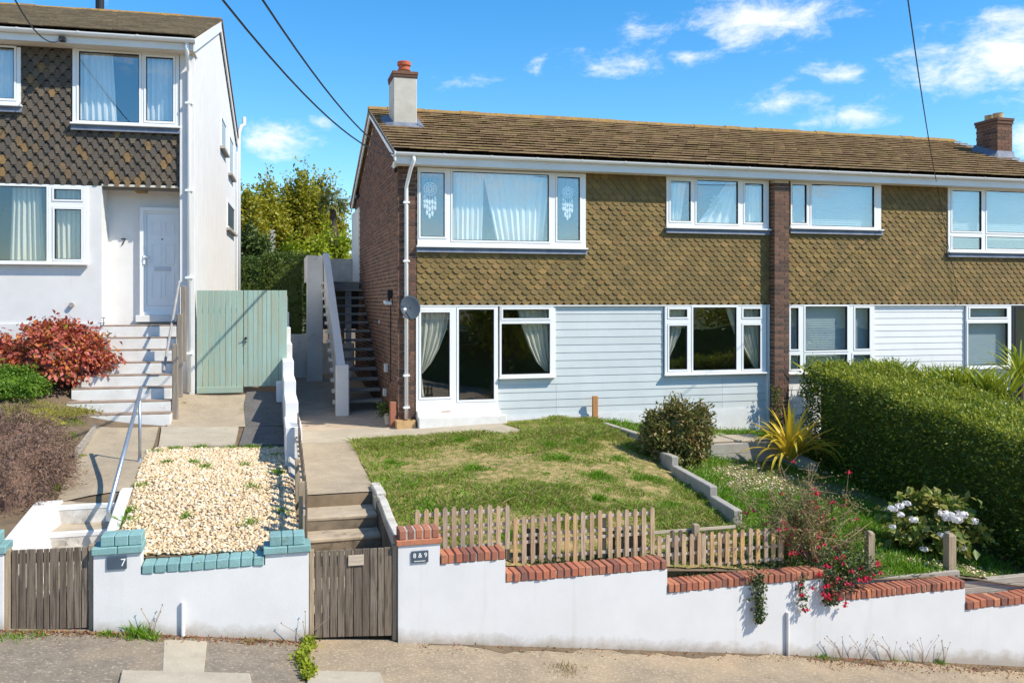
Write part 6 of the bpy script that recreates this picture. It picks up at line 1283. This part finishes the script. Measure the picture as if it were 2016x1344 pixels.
# climbing sprig on the pier
p = aY(1527,830,YF-.26); t = thing('climbing_plant', 'thin green climber at the foot of the brick pier', 'plant', (p[0],p[1],.75)); MB().tube([(p[0],p[1],.75),(p[0]+.04,p[1]+.03,1.2),(p[0]-.02,p[1]+.04,1.75)], [.012,.008,.003], 5).build('stem', 'twig', t); n = 260; f = rng.random(n); leaves('foliage', np.column_stack([p[0]+rng.normal(0,.06,n), p[1]+rng.normal(0,.03,n), .8+f*.95]), np.tile([0,-.6,.5],(n,1)), .06, 'leaf_dark', t)
# fuchsia: twiggy, red flowers
def fuchsia():
    base = Vector((aY(1600,1125,9.62)[0], 9.62, float(HR(6.3,9.62)))); t = thing('fuchsia', 'straggly twiggy fuchsia bush dotted with red flowers above the wall', 'shrub', tuple(base)); b = MB(); tips = []
    for i in range(44):
        a = random.uniform(0,6.28); e = random.uniform(.5,1.45); L = random.uniform(.7,1.3); d = Vector((math.cos(a)*math.cos(e)*1.15-.08, math.sin(a)*math.cos(e)*.75+.15, math.sin(e))); m1 = base+d*L*.5+Vector((random.gauss(0,.05),random.gauss(0,.05),.05)); e1 = base+d*L+Vector((random.gauss(0,.06),random.gauss(0,.06),-.03)); b.tube([base, m1, e1], [.012,.008,.003], 4)
        for k in range(7):
            f = random.uniform(.35,1); s = base.lerp(m1, f*2) if f < .5 else m1.lerp(e1, (f-.5)*2); v = s+Vector((random.gauss(0,.17),random.gauss(0,.14),random.gauss(.02,.14))); b.tube([s, v], [.004,.002], 3); tips += [v, s.lerp(v,.6), s.lerp(v,.35)]
    b.build('twigs', 'twig', t); T = np.array([tuple(v) for v in tips]); w = rng.integers(0, len(T), 5200); P = T[w]+rng.normal(0,.035,(5200,3)); leaves('foliage', P, unit(rng.normal(0,1,(5200,3))+[0,0,.3]), .036, 'leaf_fuchsia', t)
    fl = MB(); fl.lathe((0,0,-.045), [(.002,0),(.012,.008),(.016,.02),(.009,.036),(.004,.05)], 6)
    for k in range(4): q = 1.57*k; fl.face([(0,0,-.012),(.03*math.cos(q-.4),.03*math.sin(q-.4),-.02),(.04*math.cos(q),.04*math.sin(q),-.034),(.03*math.cos(q+.4),.03*math.sin(q+.4),-.02)])
    me = fl.mesh('flower', frame=WORLD); me.materials.append(MAT['petal_red'])
    for i in range(78):
        v = tips[random.randrange(len(tips))]; o = link('flower', me, (v.x+random.gauss(0,.04), v.y-.03, v.z+random.gauss(-.02,.04)), t, rotz=random.random()*6); s = random.uniform(.75,1.35); o.scale = (s,s,s)
    # leafy skirt spilling over the coping, more flowers
    P, Nn, w = blob_pts((aY(1645,1110,9.4)[0],9.36,aY(1645,1118,9.4)[2]), (.46,.25,.20), 1500, 40, .2); leaves('lower_foliage', P, Nn, .045, 'leaf_ivy', t)
    for i in range(30): p = P[random.randrange(len(P))]; o = link('flower', me, (p[0], p[1]-.05, p[2]), t, rotz=random.random()*6); o.scale = (1.2,1.2,1.2)
    return me
FL = fuchsia()
def trailing(label, px_, ya, yb, n, flowers=0, wdt=.09):
    a, c = aY(px_, ya, YW-.04), aY(px_+4, yb, YW-.05); t = thing('trailing_plant', label, 'plant', a); b = MB()
    for i in range(4): b.tube([(a[0]+random.gauss(0,.05), YW+.12, a[2]+.07),(a[0]+random.gauss(0,.03), YW-.04, a[2]+.04),(a[0]+random.gauss(0,wdt*.5), YW-.05, (a[2]+c[2])/2),(c[0]+random.gauss(0,wdt), YW-.04, c[2]+random.uniform(0,.2))], [.006,.005,.004,.002], 4)
    b.build('stems', 'twig', t); f = rng.random(n)**.8; x = a[0]+(c[0]-a[0])*f+rng.normal(0, wdt*.6, n)*(1-.4*f); z = a[2]+.08+(c[2]-a[2]-.08)*f; leaves('foliage', np.column_stack([x, YW-.045+rng.normal(0,.018,n), z]), np.tile([0,-.8,.1],(n,1)), .042, 'leaf_ivy', t, ratio=.65, droop=.5)
    for i in range(flowers): o = link('flower', FL, (a[0]+random.gauss(0,wdt), YW-.075, random.uniform(c[2],a[2])), t, rotz=random.random()*6)
trailing('dark leafy trail hanging thickly down the white wall below the picket fence', 1492, 1135, 1225, 420); trailing('thin leafy trail with pink buds hanging down the white wall', 1577, 1142, 1200, 80, 5, .06); trailing('fuchsia trail with red flowers hanging at the step of the coping', 1632, 1130, 1190, 240, 14, .12)
# low plants along the fence foot
for px_, py_ in ((1510,1118),(1560,1112),(1450,1125),(1380,1130),(1080,1112),(1180,1108)): p = aY(px_, py_, 9.5); bush('ground_cover', 'dark leafy ground cover spreading between picket fence and coping', 'plant', (p[0],9.5,p[2]), (.22,.1,.06), 260, 20, .25, .04, 'leaf_ivy', corek=0, stems=2, group='ground cover at the fence foot')
# white hydrangea
p = aY(1840,1090,10.35); c = aY(1838,1040,10.35); t = bush('hydrangea', 'leafy hydrangea with white flower heads in front of the hedge', 'shrub', c, (.62,.42,.40), 1500, 60, .16, .12, 'leaf_hydrangea', 'leaf_dark', ratio=.7, ground=float(HR(c[0],c[1])), corek=.45, droop=.35)
b = MB(); pts = unit(rng.normal(0,1,(64,3)))*rng.uniform(.7,1.25,(64,1))*np.array([1.15,1,.8])
for q in pts:
    q = Vector(q)*.06; u_ = q.cross(Vector((random.gauss(0,1),random.gauss(0,1),1))).normalized()*random.uniform(.014,.026); v_ = q.normalized().cross(u_); b.face([tuple(q+u_), tuple(q+v_), tuple(q-u_), tuple(q-v_)])
fm = b.mesh('flower_head', frame=WORLD); fm.materials.append(MAT['petal_white'])
for px_, py_, s in ((1758,1000,.9),(1772,995,.8),(1785,990,.7),(1773,1012,.7),(1798,1022,.8),(1858,1010,1.0),(1875,1014,1.2),(1893,1012,1.1),(1884,1022,1.0),(1917,1025,.9),(1855,1052,.9),(1868,1050,.8),(1892,1077,.8),(1819,1080,.7),(1757,1036,.6),(1862,1020,.7)):
    q = aY(px_, py_, 9.9+random.uniform(-.04,.06)); o = link('flower_head', fm, q, t, rotz=random.random()*6); o.scale = (s*1.05,s*1.05,s*.85)
# pot with plant by the trough
p = at(766,837,HR); pt = thing('potted_plant', 'straggly plant in a grey plastic pot by the brick corner', 'potted plant', p); b = MB(); b.lathe((p[0],p[1],p[2]+.02), [(.075,0),(.10,.18),(.115,.2),(.115,.225),(.10,.225),(.095,.19)], 20); b.build('pot', 'kerb_pale', pt); MB().lathe((p[0],p[1],p[2]+.19), [(.09,0),(.09,.012),(.02,.02)], 14).build('soil', 'soil', pt)
n = 170; leaves('foliage', np.column_stack([p[0]-.06+rng.normal(0,.11,n), p[1]+rng.normal(0,.08,n), p[2]+.18+np.abs(rng.normal(.08,.11,n))]), np.tile([-.3,-.3,.6],(n,1)), .08, 'leaf_dark', pt); MB().tube([(p[0],p[1],p[2]+.2),(p[0]-.1,p[1],p[2]+.45)], [.008,.004], 5).build('stem', 'twig', pt)
tag(MB().box(aX(776,800,XL)[0]-.14, XL-.02, YF+.02, YF+.12, 1.08, 1.62).build('leaning_brick', 'brick_red', bevel=.01), 'red clay tile leaning at the brick corner behind the pot', 'tile')
# ------------------------------------------------------------------ background planting behind the alley
def bghedge(label, quad, zt_, n, size, m): hedge('hedge', label, quad, type('Z', (), {'__call__': lambda s, x, y: np.zeros_like(np.asarray(x, float))+zt_, 'vec': True})(), n, size, m, .05, .08)
A = lambda px, Y: aY(px, 520, Y)[0]
bghedge('tall square-clipped dark hedge behind the alley beside the stair column', [(A(522,27.5),27.5),(A(606,27.5),27.5),(A(604,26),26.0),(A(519,26),26.0)], aY(560,503,26)[2], 9000, .085, 'leaf_back_hedge')
bghedge('lower dark clipped hedge next to the white gable', [(A(440,31),31),(A(530,31),31),(A(532,29.6),29.6),(A(440,29.6),29.6)], aY(500,511,29.6)[2], 6000, .09, 'leaf_back_hedge')
def tree(name, label, base, H, cr, n, m, lf, clumps, sig, trunk=.16, group=None, cz=.62, barkm='bark'):
    t = thing(name, label, 'tree', base, group); c = np.array([base[0], base[1], base[2]+H*cz]); b = MB(); B = Vector(base); b.tube([B-Vector((0,0,.3)), B+Vector((.05,0,H*.25)), B+Vector((0,.05,H*.5))], [trunk,trunk*.8,trunk*.55], 8); P, Nn, w = blob_pts(c, cr, n, clumps, sig, .35, -.8)
    d = unit(rng.normal(0,1,(16,3))); d[:,2] = np.abs(d[:,2])
    for k in range(16): s = B+Vector((0,.02,H*random.uniform(.22,.5))); e = Vector(c+d[k]*np.array(cr)*.8); b.tube([s, s.lerp(e,.5)+Vector((random.gauss(0,.15),random.gauss(0,.15),.1)), e], [trunk*.45,trunk*.25,.015], 5)
    b.build('trunk', barkm, t); crn = rng.random(clumps+1); leaves('crown', P, Nn, lf, m, t, ratio=.6, droop=.1, jit=1.2, rnd=np.clip(crn[w]*.5+rng.random(n)*.5, 0, .999)); return t
for px_, top, wpx, Y, m, lab, n in ((520,362,52,42,'leaf_tree','olive-yellow broadleaf tree beside the white gable behind the hedges',8000),(590,355,58,44,'leaf_tree','tallest olive-yellow broadleaf tree behind the square hedge',9500),(640,372,50,47,'leaf_tree','olive-yellow broadleaf tree behind the palm',8000),(480,382,40,40,'leaf_tree','olive tree partly hidden by the white gable',6000)):
    c = aY(px_, top, Y); zb = 2.6; H = c[2]-zb; r = wpx*Y/FPX; tree('broadleaf_tree', lab, (c[0],Y,zb), H, (r,r*.9,H*.42), int(n*1.7), m, .175, 130, .14, group='broadleaf trees behind the houses', cz=.58)
c = aY(497,430,33); tree('dark_tree', 'dark green small tree close to the white gable', (c[0],33,2.4), c[2]-2.4, (.75,.7,1.25), 3600, 'leaf_dark', .15, 60, .16, trunk=.09)
for px_, top, wpx, Y, lab in ((660,440,34,31,'bright lime-green shrub against the brick gable'),(625,470,30,30.5,'bright lime-green shrub behind the landing parapet'),(575,470,30,34,'yellow-green shrub above the square hedge')):
    c = aY(px_, top, Y); r = wpx*Y/FPX; H = c[2]-2.2; tree('lime_shrub', lab, (c[0],Y,2.2), H, (r,r*.9,H*.45), 4200, 'leaf_lime', .13, 70, .15, trunk=.07, cz=.58)
# palm
c = aY(655,395,40); pm_ = thing('palm_tree', 'fan palm with a brown trunk rising among the olive trees', 'palm', (c[0],40,2.5)); MB().tube([(c[0],40,2.2),(c[0]+.1,40,(c[2]+2.5)/2),(c[0],40,c[2]-.2)], [.2,.17,.14], 9).build('trunk', 'bark', pm_)
for i in range(34):
    a = random.uniform(0,6.28); e = random.uniform(-.5,1.2); d = Vector((math.cos(a)*math.cos(e), math.sin(a)*math.cos(e), math.sin(e))); o_ = Vector(c); f = MB(); f.tube([o_, o_+d*.35], [.012,.008], 4); s = d.cross(Vector((0,0,1))).normalized(); u_ = s.cross(d)
    for k in range(-7, 8): q = k*.14; dd = (d*math.cos(q)+s*math.sin(q)); L = .55*(1-.02*k*k*.3); p0 = o_+d*.33; p1 = p0+dd*L-Vector((0,0,.12+.01*k*k)); w_ = u_.cross(dd)*.022; f.face([tuple(p0), tuple(p0.lerp(p1,.5)+w_), tuple(p1), tuple(p0.lerp(p1,.5)-w_)])
    f.build('frond', 'leaf_palm', pm_)
tag(MB().box(*[aY(x, 470, 36)[0] for x in (531,542)], 36, 36.3, 2.0, aY(536,453,36)[2]).build('gate_pillar', 'kerb_concrete', bevel=.02), 'pale concrete pillar among the trees behind the hedges', 'pillar')
# ------------------------------------------------------------------ overhead wires
def wire(label, pts, r=.011): tag(MB().tube(pts, r, 5).build('overhead_wire', 'black_plastic'), label, 'wire')
def cat_(a, c, sag, n=14): return [tuple(Vector(a).lerp(Vector(c), i/n)-Vector((0,0,sag*4*(i/n)*(1-i/n)))) for i in range(n+1)]
anch = (XL-.03, 16.95, aX(776,316,XL)[2])
e1 = aY(436,-3,8.0); wire('lower black overhead wire running to the brick gable corner', cat_(e1, anch, .28)); e2 = aY(515,-3,8.2); wire('upper black overhead wire running to the brick gable corner', cat_(e2, (anch[0],anch[1]+.02,anch[2]+.05), .22))
tag(MB().box(XL-.05,XL-.002,16.92,16.98,anch[2]-.28,anch[2]+.05).build('wire_anchor', 'black_plastic'), 'small black wire bracket under the brick gable corner', 'bracket')
e3 = aY(1787,-3,9.0); q3 = (aY(1842,350,EY-.08)[0], EY-.085, aY(1842,352,EY-.08)[2]); wire('thin black wire dropping to the neighbour gutter', cat_(e3, q3, .12), .009)
wire('thin cable running down the ochre hung tiles of the neighbour', [q3, (aY(1846,372,YF-.05)[0],YF-.05,ZS-.03), (aY(1868,490,YF-.06)[0],YF-.06,zt(1868,490)), (aY(1882,560,YF-.06)[0],YF-.06,zt(1882,560)), (aY(1886,598,YF-.06)[0],YF-.06,zt(1886,598))], .006)
FR = Frame(_p[0], _p[1], -2.15); a7 = aY(122,76,-.45); b7 = aY(28,-3,-7.0); wr = [FR.out(p) for p in cat_(b7, a7, .2)]; br = FR.out(a7); FR = WORLD
wire('black wire reaching the white house gutter', wr, .009); tag(MB().box(br[0]-.05,br[0]+.05,br[1]-.02,br[1]+.06,br[2]-.05,br[2]+.04).build('wire_anchor', 'black_plastic', bevel=.01), 'black wire bracket on the white house fascia', 'bracket')
# ------------------------------------------------------------------ across the road, behind the camera: what the windows mirror
oh = thing('opposite_house', 'pale house with a brown tiled roof across the road', 'house', (5, -22, 0))
MB().box(-4, 14, -30, -22, -3, 2.4).build('wall', 'kerb_concrete', oh); MB().prism([(-4.4,-21.5,2.3),(-4.4,-26,4.4),(-4.4,-30.5,2.3)], (18.8,0,0)).build('roof', 'tile_roof_grey', oh)
for x in (-2, 2, 6, 10): MB().box(x, x+1.8, -21.99, -21.9, .2, 1.6).build('window', 'glass', oh)
b = MB(); b.box(-30,40,-17,-15.8,-4,1.9); o = b.build('bank_hedge', 'leaf_dark'); tag(o, 'long dark hedge along the far side of the road', 'hedge')
P = np.column_stack([rng.uniform(-30,40,14000), rng.uniform(-16.6,-15.5,14000), rng.uniform(-3.5,2.2,14000)]); leaves('foliage', P, np.tile([0,1.,.3],(14000,1)), .2, 'leaf_hedge', o)
for i, (x, y, r) in enumerate(((-9,-18,2.6),(17,-17,2.4),(24,-24,3.4),(12.5,-14,1.9),(-16,-22,3),(31,-20,3))): tree('broadleaf_tree', 'broadleaf tree standing across the road by the pale house', (x,y,-1), 6.0, (r,r,2.5), 3000, 'leaf_tree', .3, 60, .16, group='trees across the road')
def hill(u, v):
    x = -700+1400*u; y = -60-500*v; return (x, y, -.135*max(-60,min(60,x))*(1-v)-2+26*v**.8+4*math.sin(x*.02)*v)
struct(MB().grid(hill, 40, 12).build('hills', 'hill_green', smooth=True))
